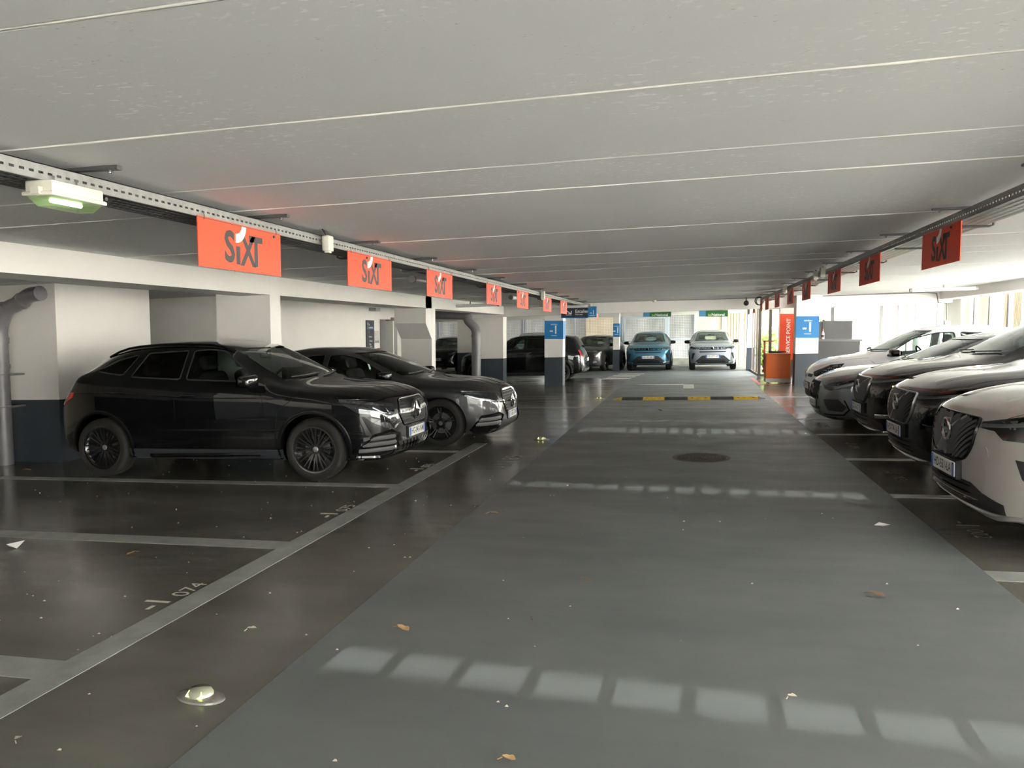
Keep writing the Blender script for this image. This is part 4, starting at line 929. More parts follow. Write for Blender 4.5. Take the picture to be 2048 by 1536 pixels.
def build_saloon():
    r, k = car(SP_SEDAN, 'car', 'dark grey metallic saloon with twin-spoke wheels, behind the nearest black SUV', 'cars parked in the left row', (-2.56 - 2.475, 11.06), 0, PGRAPH, wheel_style='twin')
    doors(k, PGRAPH, [(1.36, .26), (2.66, .26), (2.66, .97), (1.45, .93)], [(2.68, .26), (3.42, .26), (3.56, .6), (3.62, .99), (2.68, .975)])
    handle(k, 2.50, .83, PGRAPH); handle(k, 3.45, .86, PGRAPH); mirror(k, 1.62, .985, GLOSSBLK, (.10, .20, .14))
    g = rnd([(.30, .775), (.40, .70), (.40, .56), (.30, .445), (-.30, .445), (-.40, .56), (-.40, .70), (-.30, .775)], .08)
    k.patch('grille_surround', 'F', rnd([(.52, .755), (.5, .56), (.34, .41), (-.34, .41), (-.5, .56), (-.52, .755), (-.32, .80), (.32, .80)], .05), GLOSSBLK, off=.002)
    gr = k.patch('grille', 'F', g, GRBLK, off=.006)
    for j in range(7): k.strip('grille_slat', 'F', [(-.36, .49 + j * .042), (.36, .49 + j * .042)], .012, mat('fin_grey', (.11, .112, .115), .45), off=.008, lift=.003, parent=gr)
    k.strip('grille_frame', 'F', g, .026, CHROME, closed=True, off=.010, lift=.010, parent=gr)
    for sd in (1, -1): k.strip('grille_bar', 'F', [(sd * .08, .60), (sd * .52, .615)], .020, CHROME, off=.016, lift=.006, parent=gr)
    P, N = k.at('F', 0, .60); emblem_star(gr, frame(P + N * .03, (0, 1, 0), (0, 0, 1)), .105)
    headlamp(k, [('F', .55, .735), ('F', .66, .755), ('L', .34, .795), ('L', .60, .80), ('L', .40, .70), ('L', .22, .655), ('F', .68, .635), ('F', .57, .62)], bars=[([('F', .56, .72), ('F', .68, .74), ('L', .50, .785)], .03), ([('F', .58, .645), ('L', .26, .69), ('L', .46, .745)], .03), ([('F', .66, .655), ('L', .14, .72)], .05)])
    it = [('F', .46, .43), ('F', .62, .47), ('L', .24, .44), ('L', .40, .25), ('L', .36, .20), ('F', .70, .195), ('F', .62, .215)]
    for sd, kk in ((1, 'FL'), (-1, 'FR')):
        o = k.patch('air_intake', kk, it, GLOSSBLK, off=.003, side=sd, step=.04)
        k.strip('intake_frame', kk, it, .025, GLOSSBLK, closed=True, off=.008, lift=.010, side=sd, parent=o)
        for j in range(2): k.strip('intake_fin', kk, [('F', .56, .40 - j * .07), ('L', .32, .385 - j * .06)], .05, mat('fin_grey', (.11, .112, .115), .45), off=.006, lift=.010, side=sd, parent=o)
    lo = k.patch('lower_grille', 'F', [(-.46, .36), (.46, .36), (.56, .22), (-.56, .22)], BLKPL, off=.003)
    k.strip('front_lip', 'F', [('F', -.74, .20), ('F', -.4, .205), ('F', .4, .205), ('F', .74, .20)], .02, CHROME, off=.008, lift=.008)
    plate(k, .405, 'FE-561-XM'); wipers(k)
    for sd, kk in ((1, 'BL'), (-1, 'BR')): k.patch('tail_lamp', kk, [('L', 4.6, .98), ('L', 4.8, .97), ('B', .4, .94), ('B', .4, .86), ('L', 4.76, .86)], REDL, off=.008, side=sd)
    seam(k, 'L', [(1.1, .93), (1.26, .72), (1.30, .28)]); seam(k, 'T', [(.12, .48), (.4, .70), (1.12, .76)], name='bonnet_gap')
    for yy in (.2, .46): k.pstrip('bonnet_crease', 'T', [(.2, yy * .8), (.7, yy), (1.1, yy * 1.15)], .15, PGRAPH, off=.0, lift=.006)
    return r
def build_xc(loc, label, paint, facelift, txt, num_m=None):
    r, k = car(SP_XC, 'car', label, 'cars parked in the right row', loc, PI, paint, wheel_style='twin', front_glass=WIN)
    sill(k, BLKPL, .14); arch_trim(k, BLKPL if paint is PBLACK else paint, .05)
    doors(k, paint, [(1.46, .40), (2.70, .40), (2.70, 1.13), (1.56, 1.08)], [(2.72, .40), (3.30, .40), (3.46, .75), (3.56, 1.18), (2.72, 1.14)])
    handle(k, 2.52, 1.0, paint); handle(k, 3.42, 1.03, paint); mirror(k, 1.72, 1.125, paint, (.11, .19, .16)); roof_rail(k, 2.3, 4.2, SILV)
    hx = .44 if facelift else .40; g = rnd([(hx - .02, .90), (hx, .84), (hx - .015, .70), (hx - .13, .585), (-hx + .13, .585), (-hx + .015, .70), (-hx, .84), (-hx + .02, .90)], .06)
    gr = k.patch('grille', 'F', g, GRBLK, off=.003, step=.05); SLAT = mat('slat_black', (.12, .12, .125), .35)
    if facelift:
        for sd in (1, -1):                                   # fans of curved diagonal slats
            for j in range(16):
                ln = []
                for q in range(19):
                    t = q / 18; y = sd * (.01 + .45 * t); z = .335 + j * .042 + .50 * t - .17 * t * t
                    if inpoly(y, z, g): ln.append((y, z))
                if len(ln) > 1: k.strip('grille_slat', 'F', ln, .016, SLAT, off=.005, lift=.014, parent=gr)
    else:
        for j in range(-9, 10):
            y = j * .042; zs = [z for z in np.linspace(.58, .91, 16) if inpoly(y + .25 * (z - .74), z, g)]
            if len(zs) > 1: k.strip('grille_slat', 'F', [(y + .25 * (z - .74), z) for z in zs], .015, SLAT, off=.006, lift=.014, parent=gr)
    k.strip('grille_frame', 'F', g, .02 if not facelift else .012, CHROME if not facelift else SILV if paint is PBLACK else GLOSSBLK, closed=True, off=.010, lift=.010, parent=gr)
    P, N = k.at('F', 0, .775); emblem_ring(gr, frame(P + N * .022, (0, 1, 0), (0, 0, 1)), .078)
    k.strip('emblem_bar', 'F', [(.30, .90), (.0, .775), (-.26, .64)] if not facelift else [(-.22, .60), (0, .775), (.22, .90)], .018, SILV, off=.012, lift=.006, parent=gr)
    headlamp(k, [('F', hx + .015, .880), ('F', .66, .922), ('L', .36, .97), ('L', .60, .985), ('L', .46, .86), ('L', .32, .785), ('F', .70, .785), ('F', .62, .835), ('F', hx + .02, .84)], bars=[([('F', hx + .03, .860), ('F', .68, .880), ('L', .50, .930)], .024)], barm=SILV)
    o = k.root
    for sd, kk in ((1, 'FL'), (-1, 'FR')): k.strip('daytime_lamp', kk, [('L', .22, .825), ('L', .28, .828)], .016, AMBER, off=.013, lift=.004, side=sd)
    for sd, kk in ((1, 'FL'), (-1, 'FR')):
        k.patch('side_intake', kk, rnd([('L', .16, .66), ('L', .50, .63), ('L', .50, .36), ('L', .36, .36), ('L', .20, .52)], 0) if False else [('L', .17, .665), ('L', .46, .64), ('L', .49, .40), ('L', .38, .40), ('L', .20, .54)], BLKPL, off=.004, side=sd)
    lo = k.patch('lower_grille', 'F', [('F', -.40, .445), ('F', .40, .445), ('F', .70, .345), ('F', .70, .275), ('F', .38, .275), ('F', -.38, .275), ('F', -.70, .275), ('F', -.70, .345)], BLKPL, off=.004)
    for j in range(3): k.strip('lower_slat', 'F', [(-.42, .415 - j * .045), (.42, .415 - j * .045)], .010, GLOSSBLK, off=.008, lift=.01, parent=lo)
    k.strip('front_lip', 'F', [('F', -.78, .27), ('F', -.62, .25), ('F', -.35, .235), ('F', .35, .235), ('F', .62, .25), ('F', .78, .27)], .026, CHROME if paint is PBLACK else SILV, off=.016, lift=.016)
    if not facelift:
        for sd, kk in ((1, 'FL'), (-1, 'FR')): k.strip('bumper_blade', kk, [('F', .60, .44), ('L', .34, .46)], .05, CHROME, off=.008, lift=.006, side=sd)
    k.patch('tow_cover', 'F', rnd([(.50, .72), (.58, .72), (.61, .65), (.50, .65)], .02), paint, off=.004, skirt=.006)
    plate(k, .505, txt, out=.03); wipers(k)
    for sd, kk in ((1, 'BL'), (-1, 'BR')): k.patch('tail_lamp', kk, [('L', 4.40, 1.30), ('L', 4.50, 1.20), ('L', 4.62, .92), ('B', .55, .9), ('B', .6, 1.0), ('L', 4.42, 1.06)], REDL, off=.008, side=sd)
    seam(k, 'L', [(1.12, 1.04), (1.36, .86), (1.40, .45)]); seam(k, 'T', [(.12, .60), (.4, .76), (1.18, .82)], name='bonnet_gap')
    k.pstrip('bonnet_crease', 'T', [(.25, .40), (.7, .50), (1.15, .60)], .20, paint, off=.0, lift=.010)
    return r
def build_estate():
    r, k = car(SP_WAGON, 'car', 'storm grey estate car with chrome window line, beside the white hatchback', 'cars parked in the right row', (2.0 + 2.38, 12.85), PI, PSTORM, wheel_style='twin')
    doors(k, PSTORM, [(1.42, .26), (2.70, .26), (2.70, .955), (1.52, .92)], [(2.72, .26), (3.30, .26), (3.46, .6), (3.56, .99), (2.72, .96)])
    handle(k, 2.52, .84, PSTORM); handle(k, 3.42, .86, PSTORM); mirror(k, 1.66, .965, PSTORM, (.10, .22, .15)); roof_rail(k, 2.3, 4.2, GLOSSBLK)
    g = rnd([(.36, .725), (.38, .68), (.33, .50), (.24, .43), (-.24, .43), (-.33, .50), (-.38, .68), (-.36, .725)], .04)
    gr = k.patch('grille', 'F', g, GRBLK, off=.003)
    for j in range(-8, 9): k.strip('grille_slat', 'F', [(j * .042, .46), (j * .044, .70)], .012, GLOSSBLK, off=.006, lift=.012, parent=gr)
    k.strip('grille_frame', 'F', g, .026, CHROME, closed=True, off=.010, lift=.010, parent=gr)
    P, N = k.at('F', 0, .60); emblem_ring(gr, frame(P + N * .022, (0, 1, 0), (0, 0, 1)), .075)
    headlamp(k, [('F', .48, .685), ('F', .66, .72), ('L', .40, .765), ('L', .66, .785), ('L', .42, .655), ('F', .74, .61), ('F', .60, .625)], bars=[([('F', .50, .668), ('L', .22, .665), ('L', .58, .76)], .035)], barm=SILV)
    for sd, kk in ((1, 'FL'), (-1, 'FR')):
        it = [('F', .56, .475), ('L', .26, .50), ('L', .36, .38), ('L', .30, .26), ('F', .62, .26), ('F', .64, .38)]
        it = [('F', .58, .47), ('L', .22, .485), ('L', .34, .37), ('L', .28, .30), ('F', .68, .31)]
        o = k.patch('air_intake', kk, it, BLKPL, off=.003, side=sd); k.strip('intake_frame', kk, [('F', .55, .245), ('F', .7, .245), ('L', .30, .25), ('L', .37, .33), ('L', .30, .47)], .016, GLOSSBLK, off=.006, lift=.006, side=sd, parent=o)
    lo = k.patch('lower_grille', 'F', [(-.46, .345), (.46, .345), (.40, .235), (-.40, .235)], BLKPL, off=.004)
    for j in range(3): k.strip('lower_slat', 'F', [(-.42, .32 - j * .035), (.42, .32 - j * .035)], .010, GLOSSBLK, off=.008, lift=.01, parent=lo)
    k.strip('front_lip', 'F', [('F', -.76, .20), ('F', 0, .205), ('F', .76, .20)], .03, BLKPL, off=.014, lift=.014)
    plate(k, .385, 'HC-238-LB'); wipers(k)
    seam(k, 'L', [(1.12, .90), (1.34, .72), (1.38, .28)]); seam(k, 'T', [(.14, .52), (.45, .72), (1.18, .80)], name='bonnet_gap')
    for sd, kk in ((1, 'BL'), (-1, 'BR')): k.patch('tail_lamp', kk, [('L', 4.46, 1.12), ('L', 4.58, 1.0), ('L', 4.68, .8), ('B', .55, .8), ('B', .62, .9)], REDL, off=.008, side=sd)
    return r
def build_hatch():
    r, k = car(SP_HATCH, 'car', 'white rounded hatchback with dust on its bonnet, farthest of the right row', 'cars parked in the right row', (2.26 + 2.04, 15.35), PI, PWHITE, wheel_style='plain', seat_m=mat('seat_pale', (.35, .36, .35), .8), tinted=WIN)
    doors(k, PWHITE, [(1.20, .30), (2.40, .30), (2.40, 1.03), (1.24, .98)], [(2.42, .30), (2.88, .30), (3.06, .7), (3.14, 1.10), (2.42, 1.04)])
    mirror(k, 1.32, 1.03, GLOSSBLK, (.10, .20, .15)); handle(k, 2.25, .92, PWHITE)
    headlamp(k, [('F', .40, .735), ('F', .60, .80), ('L', .30, .87), ('L', .52, .90), ('L', .40, .74), ('F', .66, .66), ('F', .5, .665)], bars=[([('F', .46, .71), ('L', .16, .77)], .06)])
    gr = k.patch('grille', 'F', rnd([(.42, .70), (-.42, .70), (-.38, .64), (.38, .64)], .02), GLOSSBLK, off=.004)
    P, N = k.at('F', 0, .665); emblem_diamond(gr, frame(P + N * .03, (0, 1, 0), (0, 0, 1)), .10)
    k.patch('lower_grille', 'F', rnd([(.50, .40), (-.50, .40), (-.44, .27), (.44, .27)], .03), BLKPL, off=.004); plate(k, .47, 'GK-905-DT'); wipers(k)
    for sd, kk in ((1, 'FL'), (-1, 'FR')): k.patch('fog_lamp', kk, [('F', .60, .44), ('L', .20, .44), ('L', .22, .34), ('F', .62, .33)], BLKPL, off=.004, side=sd)
    for sd, kk in ((1, 'L'), (-1, 'R')):
        o = k.patch('wing_badge', kk, rnd([(1.02, .80), (1.13, .80), (1.13, .90), (1.02, .90)], .01), mat('badge_grey', (.50, .54, .6), .3, .4), off=.003, skirt=.003)
    seam(k, 'T', [(.14, .46), (.4, .66), (.95, .74)], name='bonnet_gap'); seam(k, 'L', [(.95, .95), (1.12, .8), (1.16, .35)])
    for sd, kk in ((1, 'BL'), (-1, 'BR')): k.patch('tail_lamp', kk, [('L', 3.78, 1.02), ('L', 3.92, .95), ('B', .6, .85), ('B', .62, .95)], REDL, off=.008, side=sd)
    return r
def build_cross(loc, label, paint, txt, amber_sensor=False):
    r, k = car(SP_CROSS, 'car', label, 'cars parked nose-on against the far fence', loc, -PI / 2, paint, wheel_style='plain', seat_m=mat('seat_pale', (.35, .36, .35), .8), tinted=WIN)
    mirror(k, 1.52, 1.055, GLOSSBLK, (.10, .20, .15)); sill(k, BLKPL); arch_trim(k, BLKPL, .05)
    doors(k, paint, [(1.30, .38), (2.40, .38), (2.40, 1.06), (1.36, 1.02)])
    gr = k.patch('grille', 'F', rnd([(.56, .885), (.50, .80), (-.50, .80), (-.56, .885), (-.4, .90), (.4, .90)], .02), GLOSSBLK, off=.003)
    for j in range(-9, 10):
        if abs(j) > 1: k.strip('grille_slat', 'F', [(j * .052, .815), (j * .055, .88)], .018, paint, off=.006, lift=.005, parent=gr)
    P, N = k.at('F', 0, .83); emblem_diamond(gr, frame(P + N * .03, (0, 1, 0), (0, 0, 1)), .075)
    headlamp(k, [('F', .55, .885), ('F', .70, .90), ('L', .36, .93), ('L', .50, .91), ('L', .26, .83), ('F', .68, .81), ('F', .54, .815)])
    k.patch('bumper_slot', 'F', rnd([(.52, .745), (-.52, .745), (-.48, .70), (.48, .70)], .015), BLKPL, off=.003)
    lo = k.patch('lower_grille', 'F', rnd([(.40, .58), (.66, .36), (.60, .30), (-.60, .30), (-.66, .36), (-.40, .58)], .03), BLKPL, off=.005)
    for j in range(4): k.strip('lower_slat', 'F', [(-.44, .41 - j * .028), (.44, .41 - j * .028)], .010, GLOSSBLK, off=.010, lift=.006, parent=lo)
    k.patch('bumper_pad', 'F', [('F', -.82, .30), ('F', .82, .30), ('F', .82, .24), ('F', .5, .225), ('F', -.5, .225), ('F', -.82, .24)], BLKPL, off=.006)
    for sd in (1, -1):
        k.patch('air_curtain', 'FL' if sd > 0 else 'FR', [('F', .66, .68), ('L', .16, .68), ('L', .22, .44), ('F', .74, .46)], BLKPL, off=.004, side=sd)
        k.strip('bumper_blade', 'FL' if sd > 0 else 'FR', [('F', .58, .315), ('F', .76, .345), ('L', .30, .36)], .05, SILV, off=.008, lift=.006, side=sd)
    plate(k, .54, txt); wipers(k); seam(k, 'T', [(.14, .58), (.45, .72), (1.02, .78)], name='bonnet_gap')
    k.pstrip('bonnet_crease', 'T', [(.16, .34), (.6, .42), (1.0, .5)], .20, paint, off=.0, lift=.010)
    return r
def build_city():
    r, k = car(SP_CITY, 'car', 'brown-grey small hatchback with black bumper, left of the far left pillar', 'cars parked nose-on against the far fence', (-3.80, 32.3), -PI / 2 - .20, PBROWN, wheel_style='plain', seat_m=mat('seat_pale', (.35, .36, .35), .8), tinted=WIN)
    mirror(k, 1.40, 1.005, GLOSSBLK, (.10, .20, .15)); sill(k, BLKPL); arch_trim(k, BLKPL, .05)
    doors(k, PBROWN, [(1.22, .34), (2.26, .34), (2.26, 1.0), (1.28, .97)]); handle(k, 2.12, .88, PBROWN)
    k.strip('chrome_strip', 'F', [('L', .30, .86), ('F', .56, .835), ('F', .14, .80), ('F', -.14, .80), ('F', -.56, .835), ('R', .30, .86)][1:5], .025, CHROME, off=.008, lift=.006)
    headlamp(k, [('F', .52, .845), ('L', .22, .875), ('L', .36, .86), ('L', .22, .80), ('F', .54, .79)], bars=None)
    headlamp(k, [('F', .56, .72), ('L', .16, .74), ('L', .24, .66), ('L', .14, .61), ('F', .58, .61)], bars=None)
    k.patch('grille', 'F', rnd([(.36, .74), (.44, .56), (.36, .48), (-.36, .48), (-.44, .56), (-.36, .74)], .03), BLKPL, off=.004)
    lo = k.patch('bumper_pad', 'F', [('F', -.76, .44), ('F', -.5, .46), ('F', .5, .46), ('F', .76, .44), ('F', .76, .25), ('F', -.76, .25)], BLKPL, off=.005)
    for sd in (1, -1): k.patch('fog_lamp', 'F', rnd([(sd * .52, .42), (sd * .66, .42), (sd * .66, .34), (sd * .52, .34)], .03), LAMPIN, off=.012)
    plate(k, .53, 'GV-418-EK'); wipers(k)
    return r
def build_black_front():
    r, k = car(SP_CROSS, 'car', 'black crossover seen nose-on between the corbel pillar and the far wall', 'cars parked nose-on against the far fence', (-10.5, 32.9), -PI / 2, PBLACK, wheel_style='plain', seat_m=mat('seat_pale', (.35, .36, .35), .8), tinted=WIN)
    mirror(k, 1.52, 1.055, GLOSSBLK, (.10, .20, .15))
    k.patch('grille', 'F', rnd([(.50, .82), (.56, .66), (.46, .52), (-.46, .52), (-.56, .66), (-.50, .82)], .04), GLOSSBLK, off=.004)
    headlamp(k, [('F', .55, .83), ('L', .20, .86), ('L', .36, .85), ('L', .22, .76), ('F', .60, .74)], bars=[([('F', .60, .80), ('L', .26, .82)], .03)])
    for sd, kk in ((1, 'FL'), (-1, 'FR')):
        for j in range(3): k.strip('light_bar', kk, [('F', .66 + j * .04, .68), ('F', .62 + j * .04, .50)], .012, CHROME, off=.006, lift=.004, side=sd)
    plate(k, .60, 'GT-350-ML'); wipers(k); return r
def build_boxy():
    r, k = car(SP_BOXY, 'car', 'black boxy crossover side-on behind the blue numbered left pillar', 'cars parked in the left row', (-5.37, 25.2), PI, PBLACK, wheel_style='hex')
    arch_trim(k, BLKPL, .06); sill(k, BLKPL, .13)
    doors(k, PBLACK, [(1.30, .36), (2.34, .36), (2.34, 1.07), (1.38, 1.03)], [(2.36, .36), (2.95, .36), (3.12, .75), (3.20, 1.09), (2.36, 1.075)])
    handle(k, 2.18, .95, PBLACK); handle(k, 3.05, .97, PBLACK); mirror(k, 1.55, 1.06, GLOSSBLK, (.09, .20, .14)); roof_rail(k, 1.95, 3.8, GLOSSBLK)
    headlamp(k, [('F', .52, .84), ('L', .16, .90), ('L', .34, .84), ('L', .28, .70), ('F', .70, .66), ('F', .54, .72)], bars=[([('F', .58, .75), ('L', .12, .78), ('L', .24, .82)], .05)])
    k.patch('grille', 'F', rnd([(.48, .78), (.42, .5), (-.42, .5), (-.48, .78)], .08), GLOSSBLK, off=.004); plate(k, .5, 'GD-672-PV'); plate(k, .72, 'GD-672-PV', k='B')
    k.pair('wing_lamp', 'L', rnd([(.62, .78), (.72, .80), (.70, .82), (.62, .81)], .01), CHROME, off=.006)
    for sd, kk in ((1, 'BL'), (-1, 'BR')): k.patch('tail_lamp', kk, [('L', 4.06, 1.05), ('B', .60, 1.06), ('B', .60, .80), ('L', 4.16, .80)], REDL, off=.010, side=sd)
    k.patch('rear_spoiler', 'T', [(3.88, .58), (4.10, .54), (4.10, -.54), (3.88, -.58)], PBLACK, off=.03, skirt=.05)
    r.scale = (1, 1, .968)
    k.strip('rear_skid_plate', 'B', [('B', -.6, .36), ('B', .6, .36)], .12, SILV, off=.012, lift=.01)
    return r
def build_white_back():
    r, k = car(SP_XC, 'car', 'white car with a roof aerial, roof showing behind the black boxy crossover', 'cars parked nose-on against the far fence', (-6.45, 32.2), -PI / 2, PWHITE, wheel_style='plain', seat_m=mat('seat_pale', (.35, .36, .35), .8), tinted=WIN)
    mirror(k, 1.72, 1.125, GLOSSBLK, (.10, .19, .16)); roof_rail(k, 2.3, 4.2, SILV); plate(k, .475, 'FX-229-RB'); wipers(k)
    g = k.patch('grille', 'F', rnd([(.36, .86), (.43, .72), (.36, .57), (-.36, .57), (-.43, .72), (-.36, .86)], .05), GLOSSBLK, off=.004)
    headlamp(k, [('F', .50, .825), ('L', .30, .90), ('L', .56, .905), ('L', .36, .77), ('F', .56, .715)])
    P, N = k.at('T', 2.6, 0); MB().tube([P, P + Vector((-.06, 0, .24))], [.014, .008], 6).build('aerial', mat('aerial_white', (.7, .7, .7), .4), k.root, smooth=60)
    return r
CARS = [build_suv, build_saloon,
    lambda: build_xc((1.97 + 2.355, 6.32), 'sand silver large SUV nose at right edge, nearest of the right row', PSAND, True, 'HD-551-LA'),
    lambda: build_xc((2.15 + 2.355, 8.50), 'black large SUV with diagonal grille slats, second in the right row', PBLACK, True, 'HD-774-LA'),
    lambda: build_xc((2.25 + 2.355, 10.78), 'black large SUV with chrome-framed grille, third in the right row beside the grey estate', PBLACK, False, 'GZ-116-QT'),
    build_estate, build_hatch, build_boxy, build_city,
    lambda: build_cross((-1.50, 30.55 + 2.0), 'blue crossover parked nose-on at the far end, under the left green hanging sign', PBLUE, 'HG-492-MV'),
    lambda: build_cross((.98, 30.0 + 2.0), 'ice silver crossover parked nose-on at the far end, under the right green hanging sign', PICE, 'HD-077-WP'),
    build_black_front, build_white_back]
for b in CARS: b()
# ---------------------------------------------------------------- fittings
def tray(x, y0, y1, label, side):
    """perforated cable tray: slotted flange facing the lane, ladder bottom, threaded hangers"""
    r = empty('cable_tray', (x, (y0 + y1) / 2, cz(x)), label=label, cat='cable tray'); inv = Matrix.Translation((-x, -(y0 + y1) / 2, -cz(x)))
    def part(mb, name, m, **k): o = mb.build(name, m, r, fix=False, **k); o.matrix_parent_inverse = inv; return o
    zt, zb = cz(x) - .038, cz(x) - .115; w_ = .24 * side                      # side = direction away from the lane
    mb = MB().box(x - .004, x, y0, y1, zt - .034, zt).box(x - .004, x, y0, y1, zb, zb + .032).box(min(x, x + .018 * side), max(x, x + .018 * side), y0, y1, zt - .004, zt)
    y = y0
    while y < y1: mb.box(x - .004, x, y, y + .024, zb + .032, zt - .034); y += .05
    part(mb, 'slotted_flange', STEEL, kind='stuff')
    a, b = min(x, x + w_), max(x, x + w_); mb = MB()
    for k in range(5): q = a + (b - a) * k / 4; mb.box(q - .014, q + .014, y0, y1, zb, zb + .003)
    y = y0
    while y < y1: mb.box(a, b, y, y + .018, zb + .001, zb + .003); y += .045
    part(mb, 'perforated_bottom', DSTEEL if side < 0 else STEEL, kind='stuff')
    part(MB().box(min(x + w_, x + w_ + .004), max(x + w_, x + w_ + .004), y0, y1, zb, zt), 'back_flange', STEEL)
    for k, (dx, rr) in enumerate(((.05, .014), (.09, .012), (.13, .016), (.17, .011))):
        rg = random.Random(k); part(MB().tube([(x + side * (dx + rg.uniform(-.008, .008)), y0 + (y1 - y0) * i / 40, zb + .012 + rr) for i in range(41)], rr, 6), 'cable', CABLE)
    y = y0 + .9
    while y < y1:
        part(MB().box(x - .26 if side < 0 else x - .02, x + .02 if side < 0 else x + .26, y, y + .04, zt + .012, zt + .034) if False else MB().box(min(x - .17 * side, x + .26 * side), max(x - .17 * side, x + .26 * side), y, y + .035, zt + .02, zt + .04), 'hanger_bar', DSTEEL)
        part(MB().tube([(x - .12 * side, y + .017, zt - .0), (x - .12 * side, y + .017, cz(x))], .005, 6), 'hanger_rod', CHROME)
        part(MB().tube([(x - .12 * side, y + .017, zt + .008), (x - .12 * side, y + .017, zt + .02)], .012, 6), 'hanger_nut', CHROME)
        part(MB().tube([(x + .27 * side, y + .1, zt + .02), (x + .27 * side, y + .1, zb - .01), (x + .24 * side, y + .1, zb - .02), (x - .02 * side, y + .1, zb - .02)], .010, 6), 'support_arm', DSTEEL)
        y += 1.55
    return r
TL, TR = -2.80, 1.92
tray(TL, -4, 21.7, 'perforated cable tray running along the lane above the left row of orange signs', -1)
tray(TR, -4, 21.7, 'perforated cable tray running along the lane above the right row of dark orange signs', 1)

def logo_sign(x, y0, y1, face, label, group):
    """hanging panel with the white-swoosh wordmark, read from the lane side"""
    zt = cz(x) - .105; h = .295; zm = zt - h / 2; ym = (y0 + y1) / 2; W_ = y1 - y0
    r = empty('hanging_sign', (x, ym, zm), label=label, cat='sign', group=group); inv = Matrix.Translation((-x, -ym, -zm))
    def put(o): o.matrix_parent_inverse = inv; return o
    put(MB().box(x - .003, x + .003, y0, y1, zt - h, zt).build('panel', ORANGE, r))
    for yy in (y0 + .06, y1 - .06): put(MB().tube([(x, yy, zt - .02), (x + .006, yy, zt + .0), (x, yy + .004, zt + .022 if y0 < 22 else cz(x) + .01)], .003, 5).build('hook', CHROME, r))
    for fc in (1, -1):                                       # both faces printed
        M = frame((x + fc * .0038, ym + fc * (-.0), zm - .012), (0, fc, 0), (0, 0, 1))
        sz = .265; parts = []
        for s, dx, dy, sx in (('S', -.148, 0, .92), ('X', .055, -.010, .82), ('T', .148, -.006, .95)):
            v, f = text_mesh(s, sz, .032, 0, 'CENTER', 1.0); parts.append(([M @ Vector((p.x * sx + dx, p.y + dy, 0)) for p in v], f))
        mb = MB()
        for v, f in parts: mb.add(v, f)
        put(mb.build('wordmark', INKG, r, fix=False))
        put(MB().add([M @ Vector(p) for p in ((-.078, -.094, 0), (-.034, -.094, 0), (-.034, .02, 0), (-.078, .02, 0))], [(0, 1, 2, 3)]).build('wordmark_stem', INKG, r, fix=False))
        n = 10; o_ = [(-.082 + .118 * math.sin(t), .152 - .112 * math.cos(t)) for t in [PI / 2 * .98 * k / n for k in range(n + 1)]]; i_ = [(-.082 + .068 * math.sin(t), .152 - .056 * math.cos(t)) for t in [PI / 2 * .98 * k / n for k in range(n + 1)]]
        put(MB().add([M @ Vector((a, b, .0006)) for a, b in o_ + i_], [(k, k + 1, n + 2 + k, n + 1 + k) for k in range(n)]).build('swoosh', WHITEPR, r, fix=False))
    return r
LS = [(3.92, 4.84), (5.92, 6.88), (7.90, 8.82), (10.42, 11.30), (12.4, 13.32), (14.75, 15.68), (16.85, 17.78), (23.4, 24.2)]
names = ['nearest and largest', 'second', 'third', 'fourth', 'fifth', 'sixth', 'seventh', 'eighth, half hidden by the far beam,']
for (a, b), n in zip(LS, names): logo_sign(TL + .006, a, b, 1, n + ' orange sign hanging under the left cable tray', 'orange signs under the left tray')
RS = [(6.10, 7.02), (8.45, 9.40), (10.5, 11.4), (12.95, 13.85), (14.95, 15.85), (17.15, 18.05), (19.4, 20.2), (21.0, 21.6), (23.2, 23.9), (25.1, 25.8)]
names = ['nearest and largest', 'second', 'third', 'fourth', 'fifth', 'sixth', 'seventh', 'eighth', 'ninth, beyond the far beam,', 'tenth and farthest']
for (a, b), n in zip(RS, names): logo_sign(TR - .006, a, b, -1, n + ' shaded red-orange sign under the right cable tray', 'orange signs under the right tray')

# bulkhead lamp and tubes under the left tray
def bulkhead(x, y, z, ang):
    r = empty('bulkhead_lamp', (x, y, z), label='cream bulkhead lamp, lit greenish, under the tray at upper left', cat='lamp'); r.rotation_euler = (0, 0, ang)
    a, b = rbox(-.10, .10, -.21, .21, .0, .075, .012, 2); MB().add(a, b).build('housing', CREAM, r, smooth=40)
    a, b = rbox(-.115, .115, -.225, .225, -.022, .006, .01, 2); MB().add(a, b).build('rim', CREAM, r, smooth=40)
    v = [(sx * q, sy * p, z_) for z_, q, p in ((-.02, .095, .20), (-.075, .06, .16)) for sx, sy in ((-1, -1), (1, -1), (1, 1), (-1, 1))]
    MB().add(v, [(4, 5, 6, 7), (0, 1, 5, 4), (1, 2, 6, 5), (2, 3, 7, 6), (3, 0, 4, 7)]).build('diffuser', glass('diffuser_glass', (.70, .80, .62), 1.0), r)
    MB().tube([(0, -.12, -.035), (0, .12, -.035)], .014, 8).build('tube', mat('lamp_tube', (.8, 1, .7), .4, emit=(.80, 1.0, .62, 3.5)), r, smooth=60)
    MB().box(-.085, .085, -.19, .19, -.012, -.008).build('reflector', mat('reflector_white', (.7, .75, .65), .3), r)
    for sy in (-.22, .22): MB().box(-.03, .03, sy - .02, sy + .02, -.015, .03).build('clip', CREAM, r)
    for sx in (-.09, .09): MB().tube([(0, sx, .07), (0, sx, .12)], .006, 6).build('hanger_rod', CHROME, r)
    return r
bulkhead(-2.79, 2.96, 2.185, .0).scale = (.72, .72, .72)
TUBEM = mat('tube_housing', (.72, .72, .70), .35)
